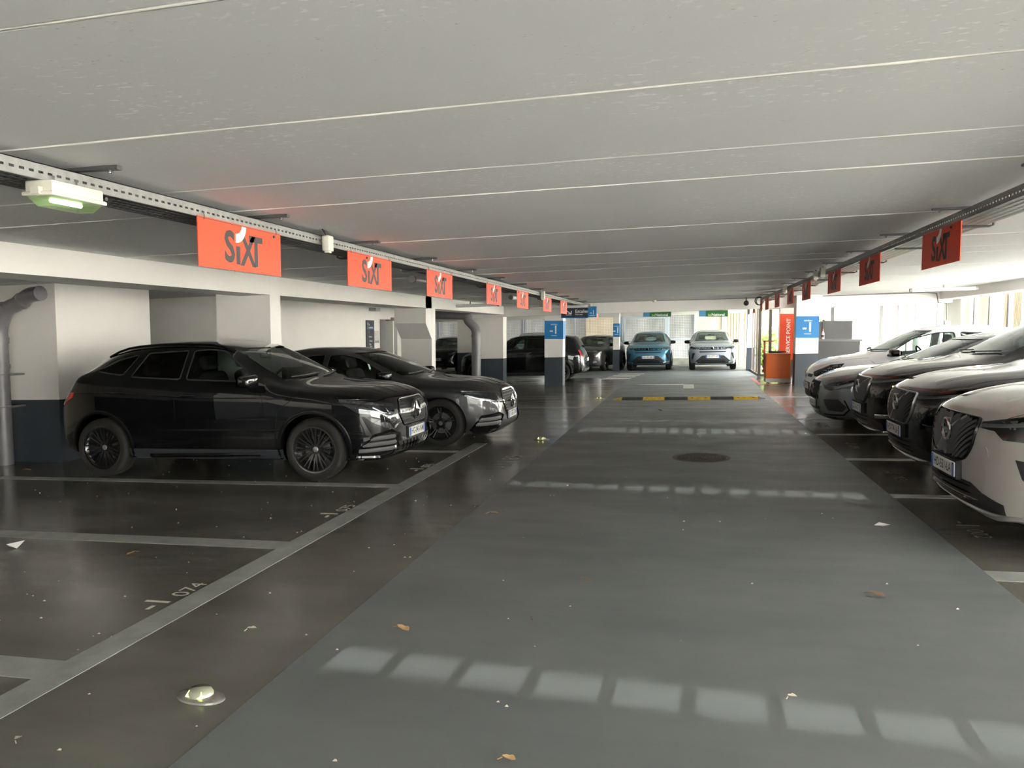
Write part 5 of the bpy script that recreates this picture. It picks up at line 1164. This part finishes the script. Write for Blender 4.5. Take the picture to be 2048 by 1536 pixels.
def tube_light(x, y, z, dx, dy, label, group='strip lights'):
    r = empty('strip_light', (x, y, z), label=label, cat='lamp', group=group); d = Vector((dx, dy, dx * SL))
    MB().tube([-d / 2, d / 2], .038, 12).build('tube', TUBEM, r, smooth=60)
    for k in (-1, 1): MB().tube([k * d / 2, k * d / 2 * 1.08], .042, 12).build('end_cap', STEEL, r, smooth=60)
    MB().box(-.012, .012, -.012, .012, .03, .10).build('clip', STEEL, r)
tube_light(TL - .30, 8.9, cz(TL) - .19, .0, 1.2, 'grey strip light behind the third left sign', None)
tube_light(TL - .30, 13.9, cz(TL) - .19, .0, 1.2, 'grey strip light between the fifth and sixth left signs', None)
tube_light(-3.4, 20.2, cz(-3.4) - .14, 1.6, 0, 'strip light across the lane in front of the far left sign', None)
tube_light(-5.0, 17.2, cz(-5) - .14, 1.3, 0, 'strip light hung near the left beam end', None)
tube_light(5.2, 17.5, cz(5.2) - .14, 1.2, 0, 'pale strip light on the ceiling at right', None)
def jbox(x, y, z, label, s=1.0, dn=1):
    r = empty('junction_box', (x, y, z), label=label, cat='junction box')
    a, b = rbox(-.035 * s, .035 * s, -.05 * s, .05 * s, -.07 * s, .07 * s, .008, 2); MB().add(a, b).build('box', CREAM, r, smooth=40)
    MB().box(-.02 * s, .02 * s, -.03 * s, .03 * s, -.085 * s, -.07 * s).build('gland', CREAM, r)
    for k in range(3): MB().tube([(0, -.03 * s + .025 * k, .07 * s)] + [(-.01 * k, -.03 * s + .025 * k - .09 * s * math.sin(t), .07 * s + .06 * s * math.sin(t * 1.0) + .03 * s * k * math.sin(t)) for t in (.5, 1.0, 1.6, 2.2, 2.8)], .006, 6).build('cable', CABLE, r, smooth=60)
jbox(TL + .05, 5.48, cz(TL) - .10, 'cream junction box with looped cables between first and second left signs', .85)
jbox(TL + .05, 14.5, cz(TL) - .10, 'small junction box with looped cable before the sixth left sign', 1.1)
jbox(TR - .05, 11.6, cz(TR) - .08, 'junction box with cable loops after the third right sign', 1.0)
jbox(TR - .05, 12.2, cz(TR) - .08, 'smaller junction box behind its twin after the third right sign', .9)
jbox(TR - .05, 15.95, cz(TR) - .08, 'junction box with round cable loop by the fifth right sign', 1.2)
def cam_ball(x, y, label):
    r = empty('dome_camera', (x, y, cz(x) - .1), label=label, cat='camera'); s = MB(); s.lathe([(.001, -.13)] + [(.07 * math.sin(t), -.06 - .07 * math.cos(t)) for t in [PI * k / 12 for k in range(1, 12)]] + [(.001, .01)], 20); s.build('ball', mat('smoked_dome', (.12, .11, .10), .08, .6), r, smooth=60)
    MB().tube([(0, 0, 0), (0, 0, .1)], .02, 8).build('stem', STEEL, r, smooth=60)
cam_ball(1.55, 21.6, 'dark ball camera under the ceiling at the far end of the right tray')
o = MB().tube([(TR - .05 + .11 * math.cos(t), 21.4, cz(TR) - .12 + .11 * math.sin(t)) for t in [2 * PI * k / 20 for k in range(21)]], .012, 6).tube([(TR - .05 + .08 * math.cos(t), 21.3, cz(TR) - .13 + .10 * math.sin(t)) for t in [2 * PI * k / 20 for k in range(21)]], .010, 6).build('cable_coil', CABLE, smooth=60)
setp(o, 'black cable coil at the far end of the right tray', 'cable')
r = empty('smoke_detector', (-.9, 21.2, cz(-.9)), label='small white smoke detector on the ceiling at the far centre', cat='detector')
MB().lathe([(.001, -.07), (.05, -.06), (.06, -.03), (.06, 0)], 16).build('head', CREAM, r, smooth=50)
setp(MB().tube([(-.9, 21.3, cz(-.9) - .02), (.6, 21.5, cz(.6) - .03), (TR, 21.5, cz(TR) - .03)], .010, 6).build('conduit', PVC, smooth=60), 'thin dark conduit across the far ceiling above the crossovers', 'conduit')
setp(MB().tube([(3.55, 21.90, cz(3.55) - .03), (6.1, 21.9, cz(6.1) - .03), (6.35, 21.9, cz(6.3) - .06), (6.40, 21.9, 2.30), (6.6, 21.9, 2.28), (6.62, 21.9, 1.85)], .014, 6).build('conduit', PVC, smooth=60), 'grey conduit along the right end beam bending down to the grey box', 'conduit')
r = empty('meter_box', (6.62, 21.9, 1.6), label='grey electrical box on the white panel at right', cat='box'); a, b = rbox(-.07, .07, -.07, .07, -.28, .22, .01, 2); MB().add(a, b).build('case', mat('box_grey', (.42, .44, .45), .5), r, smooth=40); MB().box(-.06, .06, -.075, -.07, -.2, .15).build('lid', mat('box_grey', (.42, .44, .45), .5), r)

# soil pipes
def pipe(pts, rad, label, colls, extra=None):
    r = empty('drain_pipe', pts[0], label=label, cat='pipe'); inv = Matrix.Translation(-Vector(pts[0]))
    sm = []
    for i, p in enumerate(pts):                               # round the bends
        p = Vector(p)
        if 0 < i < len(pts) - 1:
            a, b = (Vector(pts[i - 1]) - p), (Vector(pts[i + 1]) - p); k = min(rad * 1.1, a.length * .45, b.length * .45); A, B = p + a.normalized() * k, p + b.normalized() * k
            for j in range(5): t = j / 4; sm.append(A * (1 - t) ** 2 + p * 2 * t * (1 - t) + B * t * t)
        else: sm.append(p)
    MB().tube(sm, rad, 20).build('pipe', PVC, r, smooth=50).matrix_parent_inverse = inv
    for a, b in colls: MB().tube([a, b], rad * 1.10, 20).build('collar', PVC, r, smooth=40).matrix_parent_inverse = inv
    return r, inv
px, py = -8.99, 8.32
r, inv = pipe([(px, py, fz(px)), (px, py, 1.62), (px + .12, py, 1.86), (px + .34, py, 1.93), (px + .52, py - .02, 2.04), (px + .74, py - .05, 2.06)], .098, 'fat grey drain pipe with elbows standing against the left pier', [((px, py, 1.40), (px, py, 1.48)), ((px, py, 1.06), (px, py, 1.12)), ((px + .10, py, 1.83), (px + .15, py, 1.88)), ((px + .36, py, 1.945), (px + .42, py - .01, 1.98))])
for z in (.55, .98): MB().tube([(px + .11 * math.cos(t), py + .11 * math.sin(t), z) for t in [2 * PI * k / 20 for k in range(21)]], .012, 6).build('clamp', PVC, r, smooth=60).matrix_parent_inverse = inv; MB().box(px + .09, px + .16, py - .01, py + .21, z - .012, z + .012).build('clamp_bolt', STEEL, r).matrix_parent_inverse = inv
px, py = -6.15, 21.75
r, inv = pipe([(px, py, fz(px)), (px, py, 1.62), (px - .26, py, 1.86), (px - .28, py, 2.02), (px - 1.6, py, 2.06)], .135, 'grey drain pipe with an offset bend beside the third left pillar', [((px, py, 1.36), (px, py, 1.44)), ((px, py, .80), (px, py, .84))])

# signs on pillars and walls
def level_sign(name_label, face, tx, tz=1.0):
    """blue square with the level number; face = (origin, ax) of the front"""
    pass
def num_panel(x0, x1, y, z0, z1, label, side=None):
    r = empty('level_sign', ((x0 + x1) / 2, y, (z0 + z1) / 2), label=label, cat='sign', group='blue level signs on the pillars'); inv = Matrix.Translation((-(x0 + x1) / 2, -y, -(z0 + z1) / 2))
    def put(o): o.matrix_parent_inverse = inv; return o
    put(MB().box(x0 - .004, x1 + .004, y - .008, y, z0, z1).build('panel', BLUE, r))
    if side: put(MB().box(x1, x1 + .008, y, y + side, z0, z1).build('side_panel', BLUE, r))
    xm, zm = (x0 + x1) / 2, (z0 + z1) / 2; s = (z1 - z0)
    M = frame((xm + .02 * s, y - .0095, zm - .02 * s), (1, 0, 0), (0, 0, 1))
    put(lettering('level_number', '-1', .62 * s, M @ Matrix.Translation((0, .0, 0)), WHITEPR, r, bold=.016, spacing=.95))
    put(lettering('level_word', 'NIVEAU', .105 * s, M @ Matrix.Translation((0, .31 * s, 0)), WHITEPR, r, bold=.01))
    put(MB().box(xm - .14 * s, xm + .17 * s, y - .0095, y - .009, zm - .33 * s, zm - .30 * s).build('underline', WHITEPR, r))
    return r
num_panel(-4.22, -3.66, 22.55, 1.31, 1.86, 'blue level sign on the left pillar in front of the black boxy crossover', .45)
num_panel(2.85, 3.43, 21.6, 1.37, 1.95, 'blue level sign on the right pillar beside the service sign')
num_panel(-2.93, -2.68, 30.7, 1.30, 1.84, 'smallest blue level sign, on the far pillar by the blue crossover', .35)
r = empty('service_sign', (3.13, 25.9, 1.2), label='tall orange service point sign on the pillar behind the pedestal', cat='sign'); inv = Matrix.Translation((-3.13, -25.9, -1.2))
MB().box(2.915, 3.345, 25.885, 25.9, .62, 2.10).build('panel', ORANGE, r).matrix_parent_inverse = inv
M = frame((3.19, 25.883, 1.37), (0, 0, 1), (-1, 0, 0)); lettering('sign_lettering', 'SERVICE POINT', .17, M, WHITEPR, r, bold=.012).matrix_parent_inverse = inv
# hanging direction sign
y = 21.3; x0, x1, z0, z1 = -3.50, -2.50, 1.94, 2.24
r = empty('direction_sign', ((x0 + x1) / 2, y, 2.1), label='dark navy hanging sign with stairs arrow and a blue level square', cat='sign'); inv = Matrix.Translation((-(x0 + x1) / 2, -y, -2.1))
def put(o): o.matrix_parent_inverse = inv; return o
put(MB().box(x0, x1, y - .05, y, z0, z1).build('panel', NAVYSIGN, r)); put(MB().box(x1 - .24, x1 + .002, y - .054, y + .002, z0 - .002, z1 + .002).build('level_square', BLUE, r)); put(MB().box(x0, x1 - .24, y - .05, y, z0 - .025, z0).build('blue_edge', BLUE, r))
put(lettering('sign_lettering', 'Escalier', .125, frame((-3.10, y - .051, 2.105), (1, 0, 0), (0, 0, 1)), WHITEPR, r, bold=.010, align='LEFT'))
put(lettering('sign_subtitle', 'Staircase', .06, frame((-3.10, y - .051, 2.02), (1, 0, 0), (0, 0, 1)), WHITEPR, r, align='LEFT'))
put(lettering('level_number', '-1', .17, frame((-2.61, y - .0555, 2.07), (1, 0, 0), (0, 0, 1)), WHITEPR, r, bold=.014)); put(MB().box(-2.70, -2.54, y - .0555, y - .055, 1.975, 1.985).build('underline', WHITEPR, r))
put(MB().tube([(-3.36, y - .052, 2.13), (-3.22, y - .052, 2.04)], .012, 5).tube([(-3.30, y - .052, 2.035), (-3.21, y - .052, 2.035), (-3.21, y - .052, 2.12)], .012, 5).tube([(-3.37, y - .052, 2.0), (-3.20, y - .052, 2.0)], .006, 5).build('stairs_arrow', WHITEPR, r))
for xx in (-3.3, -2.6): put(MB().tube([(xx, y - .02, z1), (xx, y - .02, cz(xx))], .006, 6).build('hanger_rod', STEEL, r))
put(MB().lathe([(.001, 0), (.07, .01), (.085, .04), (.04, .06)], 16, Matrix.Translation((-2.98, y - .12, 2.22))).build('sensor', CREAM, r))
GREEN = mat('sign_green', (.02, .13, .03), .5)
for xm, lb in ((-1.10, 'left'), (.92, 'right')):
    y = 28.6; r = empty('operator_sign', (xm, y, 2.1), label='green and blue hanging sign above the %s crossover at the far end' % ('blue' if lb == 'left' else 'ice silver'), cat='sign'); inv = Matrix.Translation((-xm, -y, -2.1)); zt_ = 2.30
    put(MB().box(xm - .28, xm + .50, y - .02, y, 2.07, zt_).build('green_panel', GREEN, r)); put(MB().box(xm - .52, xm - .28, y - .02, y, 2.07, zt_).build('blue_panel', mat('sign_sky_blue', (.08, .28, .5), .5), r))
    put(lettering('operator_name', 'National', .135, frame((xm + .16, y - .022, 2.135), (1, 0, 0), (0, 0, 1)), WHITEPR, r, bold=.014))
    put(MB().add([(xm - .20, y - .022, 2.09), (xm - .08, y - .022, 2.09), (xm - .08, y - .022, 2.18), (xm - .14, y - .022, 2.14), (xm - .20, y - .022, 2.18)], [(0, 1, 3, 4), (1, 2, 3)]).build('operator_flag', mat('sign_lime', (.25, .45, .15), .5), r))
    for q in (-.4, .4): put(MB().tube([(xm + q, y - .01, zt_), (xm + q, y - .01, cz(xm))], .006, 6).build('hanger_rod', STEEL, r))
# information board, paper and alarm on the left wall, door ajar
r = empty('information_board', (-8.3, 18.9, 1.35), label='tall navy information board on the white left wall by the door', cat='sign'); inv = Matrix.Translation((8.3, -18.9, -1.35))
a, b = 18.62, 19.12
put(MB().box(-8.3, -8.275, a, b, .98, 1.84).build('board', NAVYSIGN, r)); put(MB().box(-8.276, -8.272, a, b, 1.60, 1.625).build('blue_rule', BLUE, r))
MM = lambda yy, zz: frame((-8.2735, yy, zz), (0, 1, 0), (0, 0, 1))
put(lettering('board_title', '!', .2, MM(a + .08, 1.71), WHITEPR, r, bold=.015)); put(lettering('board_title', 'La\nconsigne', .08, MM(a + .14, 1.69), WHITEPR, r, bold=.012, align='LEFT'))
put(lettering('board_arrow', '-1', .11, MM(a + .14, 1.53), mat('print_red', (.6, .1, .1), .5), r, bold=.012))
for k, s in enumerate(('0  Acces', '1  Niveau', '2  Bus\n    Sortie', '3  Escalier')): put(lettering('board_line', s, .06, MM(a + .14, 1.40 - k * .115), WHITEPR, r, bold=.008, align='LEFT'))
r = empty('notice', (-8.3, 19.3, 1.35), label='pale paper notice in a holder between board and door', cat='notice'); inv = Matrix.Translation((8.3, -19.3, -1.35))
put(MB().box(-8.3, -8.285, 19.20, 19.48, 1.22, 1.56).build('holder', mat('notice_paper', (.62, .56, .55), .5, noise=(14, .2)), r)); put(MB().box(-8.286, -8.282, 19.21, 19.47, 1.23, 1.29).build('print', mat('print_grey', (.3, .3, .3), .6), r))
r = empty('alarm_box', (-8.3, 19.4, 1.05), label='small red alarm box low beside the left door', cat='alarm'); inv = Matrix.Translation((8.3, -19.4, -1.05))
put(MB().box(-8.3, -8.25, 19.34, 19.48, .98, 1.08).build('case', mat('alarm_red', (.6, .02, .02), .4), r)); put(MB().box(-8.252, -8.246, 19.38, 19.44, 1.01, 1.05).build('glass', WHITEPR, r)); put(MB().box(-8.3, -8.28, 19.24, 19.30, .85, 1.06).build('label_strip', mat('print_red', (.6, .1, .1), .5), r))
d = MB().box(-8.86, -8.82, 19.6, 20.8, -.22, 1.86).build('door_1', mat('door_slate', (.16, .18, .25), .5), kind='structure'); MB().box(-8.83, -8.81, 19.6, 20.8, .62, 1.02).build('door_white_band', WHITEPR, d); MB().box(-8.83, -8.81, 19.6, 20.8, .54, .60).build('door_orange_band', ORANGE, d); MB().box(-8.82, -8.74, 19.66, 19.72, 1.24, 1.30).build('door_handle', CHROME, d)
MB().box(-8.45, -8.26, 20.42, 20.50, -.23, 1.92).build('trim_4', mat('door_leaf', (.70, .70, .62), .5), kind='structure'); MB().box(-8.45, -8.2, 20.35, 20.47, 1.84, 1.94).build('trim_5', mat('door_closer', (.3, .28, .22), .5), kind='structure')
r = empty('exit_lamp', (-8.2, 19.0, 2.12), label='small pale emergency lamp on the soffit above the information board', cat='lamp'); inv = Matrix.Translation((8.2, -19.0, -2.12)); put(MB().box(-8.3, -8.1, 18.85, 19.15, 2.09, 2.17).build('case', mat('box_grey', (.42, .44, .45), .5), r))
# service pedestal with tablet arm, counter with bottle
x0, x1, y0, y1 = 2.16, 2.82, 22.2, 22.75; fzz = fz(2.5); PED = mat('pedestal_orange', (.62, .13, .02), .45, noise=(3, .06))
r = empty('service_pedestal', (2.5, 22.5, fzz), label='orange rolling service pedestal with grey base and a red arm', cat='pedestal'); inv = Matrix.Translation((-2.5, -22.5, -fzz))
a, b = rbox(x0, x1, y0, y1, fzz + .16, fzz + .84, .012, 2); put(MB().add(a, b).build('cabinet', PED, r, smooth=40)); put(MB().box(x0, x1, y0, y1, fzz + .05, fzz + .16).build('base', mat('pedestal_base', (.36, .35, .32), .5), r))
put(MB().box(x0 - .01, x1 + .01, y0 - .01, y1, fzz + .84, fzz + .86).build('top', PED, r))
for xx in (x0 + .08, x1 - .08):
    for yy in (y0 + .08, y1 - .08): put(MB().tube([(xx - .015, yy, fzz + .027), (xx + .015, yy, fzz + .027)], .027, 12).build('castor', BLKPL, r, smooth=50))
put(MB().box(x0 - .03, x0 + .02, y1 - .1, y1 - .05, fzz + .3, fzz + 1.20).build('arm_post', mat('arm_red', (.62, .10, .06), .5), r)); put(MB().box(x0 - .05, x0 + .24, y1 - .1, y1 - .05, fzz + 1.18, fzz + 1.21).build('arm_bar', mat('arm_red', (.62, .10, .06), .5), r))
for k in range(5): put(MB().box(x0 - .06, x0 - .03, y1 - .12, y1 - .04, fzz + .30 + k * .14, fzz + .38 + k * .14).build('leaflet', mat('leaflet_%d' % (k % 2), ((.5, .16, .12), (.7, .62, .6))[k % 2], .5), r))
setp(MB().tube([(2.25, 22.4, fzz + .893), (2.4, 22.35, fzz + .895), (2.55, 22.4, fzz + .89), (2.72, 22.42, fzz + .90)], [.03, .028, .024, .014], 8).build('strap', BLKPL, smooth=60), 'black strap lying on the orange pedestal top', 'strap')
GREY = mat('panel_grey', (.10, .10, .105), .5, noise=(1.5, .1))
r = empty('display_panel', (3.85, 24.6, .1), label='dark grey display panel standing behind the counter, left one', cat='panel', group='dark grey panels behind the counter'); inv = Matrix.Translation((-3.85, -24.6, -.1)); put(MB().box(3.46, 4.00, 24.58, 24.64, .1, 1.84).build('board', GREY, r)); put(MB().box(3.41, 3.46, 24.57, 24.65, .1, 1.86).build('edge', mat('edge_pink', (.45, .38, .36), .5), r))
r = empty('display_panel', (4.6, 24.6, .1), label='dark grey display panel standing behind the white hatchback roof, right one', cat='panel', group='dark grey panels behind the counter'); inv = Matrix.Translation((-4.6, -24.6, -.1)); put(MB().box(4.02, 4.86, 24.60, 24.66, .1, 1.86).build('board', GREY, r)); put(MB().box(4.0, 4.06, 24.56, 24.60, .1, 1.9).build('post', DSTEEL, r))
r = empty('counter', (4.1, 23.2, .1), label='black service counter behind the white hatchback', cat='counter'); inv = Matrix.Translation((-4.1, -23.2, -.1))
put(MB().box(3.62, 4.75, 22.95, 23.5, .1, 1.26).build('front', mat('counter_black', (.03, .03, .032), .4), r)); put(MB().box(3.52, 4.8, 22.9, 23.55, 1.26, 1.32).build('top', mat('counter_top', (.09, .09, .09), .3), r)); put(MB().box(3.52, 3.62, 22.93, 23.5, .1, 1.24).build('end_panel', mat('edge_pink', (.45, .30, .26), .5), r))
r = empty('bottle', (3.76 + .02, 23.1, 1.32), label='clear spray bottle with red cap on the black counter', cat='bottle')
MB().lathe([(.001, 0), (.04, 0), (.042, .02), (.042, .15), (.03, .19), (.016, .215), (.015, .23), (.001, .23)], 20).build('bottle_body', mat('bottle_plastic', (.75, .72, .72), .2), r, smooth=50); MB().lathe([(.017, .225), (.02, .23), (.018, .29), (.001, .295)], 16).build('cap', mat('cap_red', (.6, .10, .06), .4), r, smooth=50); MB().lathe([(.0432, .05), (.0432, .12)], 20).build('sticker', mat('sticker_dark', (.12, .05, .05), .5), r, smooth=50)

# speed bump, studs, drain cover, litter
YEL = mat('bump_yellow', (.72, .46, .03), .5, noise=(14, .2)); RUB = mat('bump_black', (.05, .05, .05), .7, noise=(14, .3))
r = empty('speed_bump', (0, 17.65, 0), label='yellow and black rubber speed bump across the lane', cat='speed bump'); inv = Matrix.Translation((0, -17.65, 0))
cuts = [(-1.66, -1.46, 1), (-1.46, -.98, 0), (-.98, -.49, 1), (-.49, .03, 0), (.03, .53, 1), (.53, 1.03, 0), (1.03, 1.56, 1), (1.56, 1.72, 0)]
for i, (a, b, k) in enumerate(cuts):
    mb = MB(); end = i in (0, len(cuts) - 1); prof = [(-.22, 0), (-.20, .012), (-.10, .046), (0, .055), (.10, .046), (.20, .012), (.22, 0)]
    v = []
    for xx, q in ((a + .004, .25 if i == 0 else 1), (b - .004, .25 if i == len(cuts) - 1 else 1)): v += [(xx, 17.65 + p * q, fz(xx) + h * q) for p, h in prof]
    mb.add(v, [(j, j + 1, 8 + j, 7 + j) for j in range(6)] + [tuple(range(7))[::-1], tuple(range(7, 14))])
    if not end:
        xx = a + .03
        while xx < b - .03:                                   # moulded ribs
            mb.add([(q, 17.65 + p, fz(q) + h + .006) for q in (xx, xx + .022) for p, h in prof[1:-1]], [(j, j + 1, 6 + j, 5 + j) for j in range(4)]); xx += .048
    o = put(mb.build('bump_segment', YEL if k else RUB, r))
    if not end:
        for xx in (a + .10, b - .10): M = Matrix.Translation((xx, 17.52, fz(xx) + .042)); MB().lathe([(.001, .004), (.022, .004), (.024, 0)], 10, M).build('bolt_hole', GLOSSBLK, o)
for i, (x, y, lb) in enumerate(((-2.09, 2.86, 'nearest metal road stud with a yellow-green lens on the bay floor'), (-2.10, 11.0, 'road stud with a yellow lens, its glint put in as glow, beyond the faded marking'), (-2.02, 17.9, 'farthest road stud with a yellow lens, left of the speed bump'))):
    r = empty('road_stud', (x, y, fz(x)), label=lb, cat='road stud', group='road studs along the lane'); r.rotation_euler = (0, -math.atan(SL), -.15)
    M = Matrix.Diagonal((1.0, .55, 1, 1)); MB().lathe([(.125, 0), (.12, .008), (.07, .017), (.001, .022)], 28, M).build('base', mat('stud_metal', (.5, .49, .47), .35, .9), r, smooth=50)
    MB().lathe([(.062, .012), (.06, .03), (.048, .043), (.001, .047)], 24, Matrix.Diagonal((1.0, .8, 1, 1))).build('cap', mat('stud_cap', (.42, .44, .33), .15, .3, coat=1), r, smooth=50)
    MB().add([(-.045, -.046, .018), (.045, -.046, .018), (.036, -.03, .042), (-.036, -.03, .042)], [(0, 1, 2, 3)]).build('lens', mat('stud_lens_glint', (.85, .85, .35), .1, emit=(.95, 1, .25, 1.6)), r)  # yellow glint put into the lens as emission; the stud is no lamp
r = empty('drain_cover', (.19, 9.52, fz(.19)), label='round rusty cast iron manhole cover in the lane', cat='manhole cover'); r.rotation_euler = (0, -math.atan(SL), 0); IRON = mat('cast_iron', (.10, .085, .075), .55, .4, noise=(25, .3))
MB().lathe([(.35, .002), (.345, .007), (.315, .007), (.312, .002)], 40).build('rim', IRON, r); MB().lathe([(.001, .004), (.30, .004), (.305, -.005)], 40).build('plate', mat('cast_iron_dark', (.055, .045, .04), .7), r)
mb = MB()
for ring in range(1, 7):
    for k in range(ring * 7):
        t0 = 2 * PI * k / (ring * 7); t1 = t0 + 2 * PI / (ring * 7) * .72; R0, R1 = ring * .045, ring * .045 + .027
        mb.add([(R * math.cos(t), R * math.sin(t), .0085) for R, t in ((R0, t0), (R1, t0), (R1, t1), (R0, t1))], [(0, 1, 2, 3)])
setp(mb.build('raised_pattern', IRON, r, fix=False), kind='stuff')
for a in (0, PI / 2): MB().box(-.29, .29, -.008, .008, .006, .0095, Matrix.Rotation(a + .5, 4, 'Z')).build('rib', IRON, r)
LEAFC = [mat('leaf_tan', (.36, .22, .10), .7), mat('leaf_brown', (.16, .09, .05), .7), mat('leaf_pale', (.48, .42, .34), .7)]
rg = random.Random(11)
def leaf(x, y, s, k, label):
    mb = MB(); n = 7; a0 = rg.uniform(0, 6.28); top = []; 
    for i in range(n + 1):
        t = i / n; w_ = math.sin(PI * min(.98, t + .06)) ** .8 * s * .32 * (1 + .3 * math.sin(9 * t)); top.append((t * s - s / 2, w_, .006 + s * .22 * t * t + .1 * w_))
    v = []
    for X_, w_, z_ in top: v += [(X_, -w_, z_ + w_ * .35), (X_, 0, z_), (X_, w_, z_ + w_ * .25)]
    M = Matrix.Translation((x, y, fz(x) + .003)) @ Matrix.Rotation(a0, 4, 'Z')
    mb.add([M @ Vector(p) for p in v], [(i * 3 + j, i * 3 + j + 1, i * 3 + 3 + j + 1, i * 3 + 3 + j) for i in range(n) for j in range(2)]); mb.tube([M @ Vector((s / 2, 0, s * .22)), M @ Vector((s * .85, .01, s * .12))], .0025, 5)
    setp(mb.build('leaf', LEAFC[k], smooth=60), label, 'leaf', 'fallen leaves on the floor')
for x, y, s, k, lb in ((-1.47, 3.73, .075, 0, 'curled tan leaf on the lane edge near the bottom left'), (-1.64, 6.35, .085, 0, 'tan leaf on the lane edge beyond the nearest sun band'), (-.62, 4.70, .06, 0, 'tan leaf in the middle of the lane'), (1.10, 4.66, .085, 1, 'brown curled leaf on the right half of the lane'), (-.62, 2.62, .05, 0, 'tan leaf nearest the camera on the blue-grey lane'), (.46, 3.3, .045, 2, 'pale leaf lying in the nearest sun band'), (-4.05, 4.78, .07, 0, 'orange-brown leaf just inside the nearest empty bay'), (-8.2, 7.9, .09, 0, 'orange leaf by the foot of the left drain pipe'), (-2.30, 3.6, .05, 2, 'pale leaf between bay line and lane, left of the stud'), (-.82, 4.0, .03, 1, 'tiny dark leaf in the lane centre'), (.2, 13.1, .09, 1, 'brown leaf on the lane before the far joint line'), (-.5, 15.0, .12, 1, 'dark leaf beyond the joint line near the speed bump'), (.4, 16.4, .10, 2, 'pale leaf just before the speed bump'), (-2.6, 2.4, .04, 2, 'pale leaf near the bottom left corner')): leaf(x, y, s, k, lb)
o = MB().add([(-5.24, 4.84, fz(-5.2) + .003), (-5.12, 4.80, fz(-5.2) + .004), (-5.10, 4.86, fz(-5.2) + .055), (-5.19, 4.90, fz(-5.2) + .03), (-5.22, 4.80, fz(-5.2) + .03)], [(0, 1, 2, 3), (0, 1, 4), (1, 2, 4)]).build('paper_scrap', mat('paper_white', (.75, .72, .70), .7), smooth=20); setp(o, 'crumpled white paper scrap in the empty bay at left', 'litter')
o = MB().add([(1.46, 6.36, fz(1.4) + .004), (1.52, 6.33, fz(1.5) + .004), (1.58, 6.35, fz(1.6) + .012), (1.50, 6.38, fz(1.5) + .022)], [(0, 1, 2), (0, 2, 3)]).build('paper_scrap', mat('paper_white', (.75, .72, .70), .7), smooth=20); setp(o, 'folded pale paper scrap on the lane before the sand silver SUV', 'litter')
mb = MB(); rg = random.Random(5)
for _ in range(420):
    x = rg.uniform(-7.5, 1.9); y = rg.uniform(2.2, 14); 
    if x > -1.86 and rg.random() < .6: continue
    s = rg.uniform(.004, .010); z = fz(x) + .002; mb.add([(x - s, y - s * .6, z), (x + s, y - s * .4, z), (x + s * .4, y + s * .8, z), (x, y, z + s * .8)], [(0, 1, 3), (1, 2, 3), (2, 0, 3)])
o = mb.build('grit', LEAFC[2], fix=False); setp(o, kind='stuff', label='fine pale grit scattered on the floor', cat='grit')
# shrubs beyond the corner
def shrub(x, y, z, rx, ry, rz, n, label, m):
    r = empty('shrub', (x, y, z), label=label, cat='shrub', group='shrubs outside'); rg = random.Random(int(x * 10)); mb = MB()
    for _ in range(n):
        a = rg.uniform(0, 2 * PI); c = rg.uniform(-1, 1); q = rg.uniform(.6, 1); s = math.sqrt(1 - c * c); p = Vector((rx * q * s * math.cos(a), ry * q * s * math.sin(a), rz + rz * q * c)); d = Vector([rg.uniform(-1, 1) for _ in range(3)]).normalized(); e = d.orthogonal().normalized(); L_ = rg.uniform(.06, .13)
        mb.add([p - d * L_, p + e * L_ * .45, p + d * L_, p - e * L_ * .45], [(0, 1, 2, 3)])
    setp(mb.build('foliage', m, r, fix=False), kind='stuff')
    for k in range(5): a = k * 1.25; MB().tube([(0, 0, -.5), (rx * .5 * math.cos(a), ry * .5 * math.sin(a), rz * 1.2)], [.025, .008], 6).build('stem', mat('bark', (.2, .15, .1), .8), r, smooth=60)
LEAFG = mat('leaf_green', (.30, .42, .10), .6, noise=(3, .4))
shrub(3.1, 30.2, -.2, .55, .9, .9, 900, 'yellow-green shrub seen through the corner posts behind the pedestal', LEAFG)
shrub(5.0, 30.5, -.2, 1.0, .8, 1.15, 1200, 'green shrub outside the window wall above the dark panels', LEAFG)
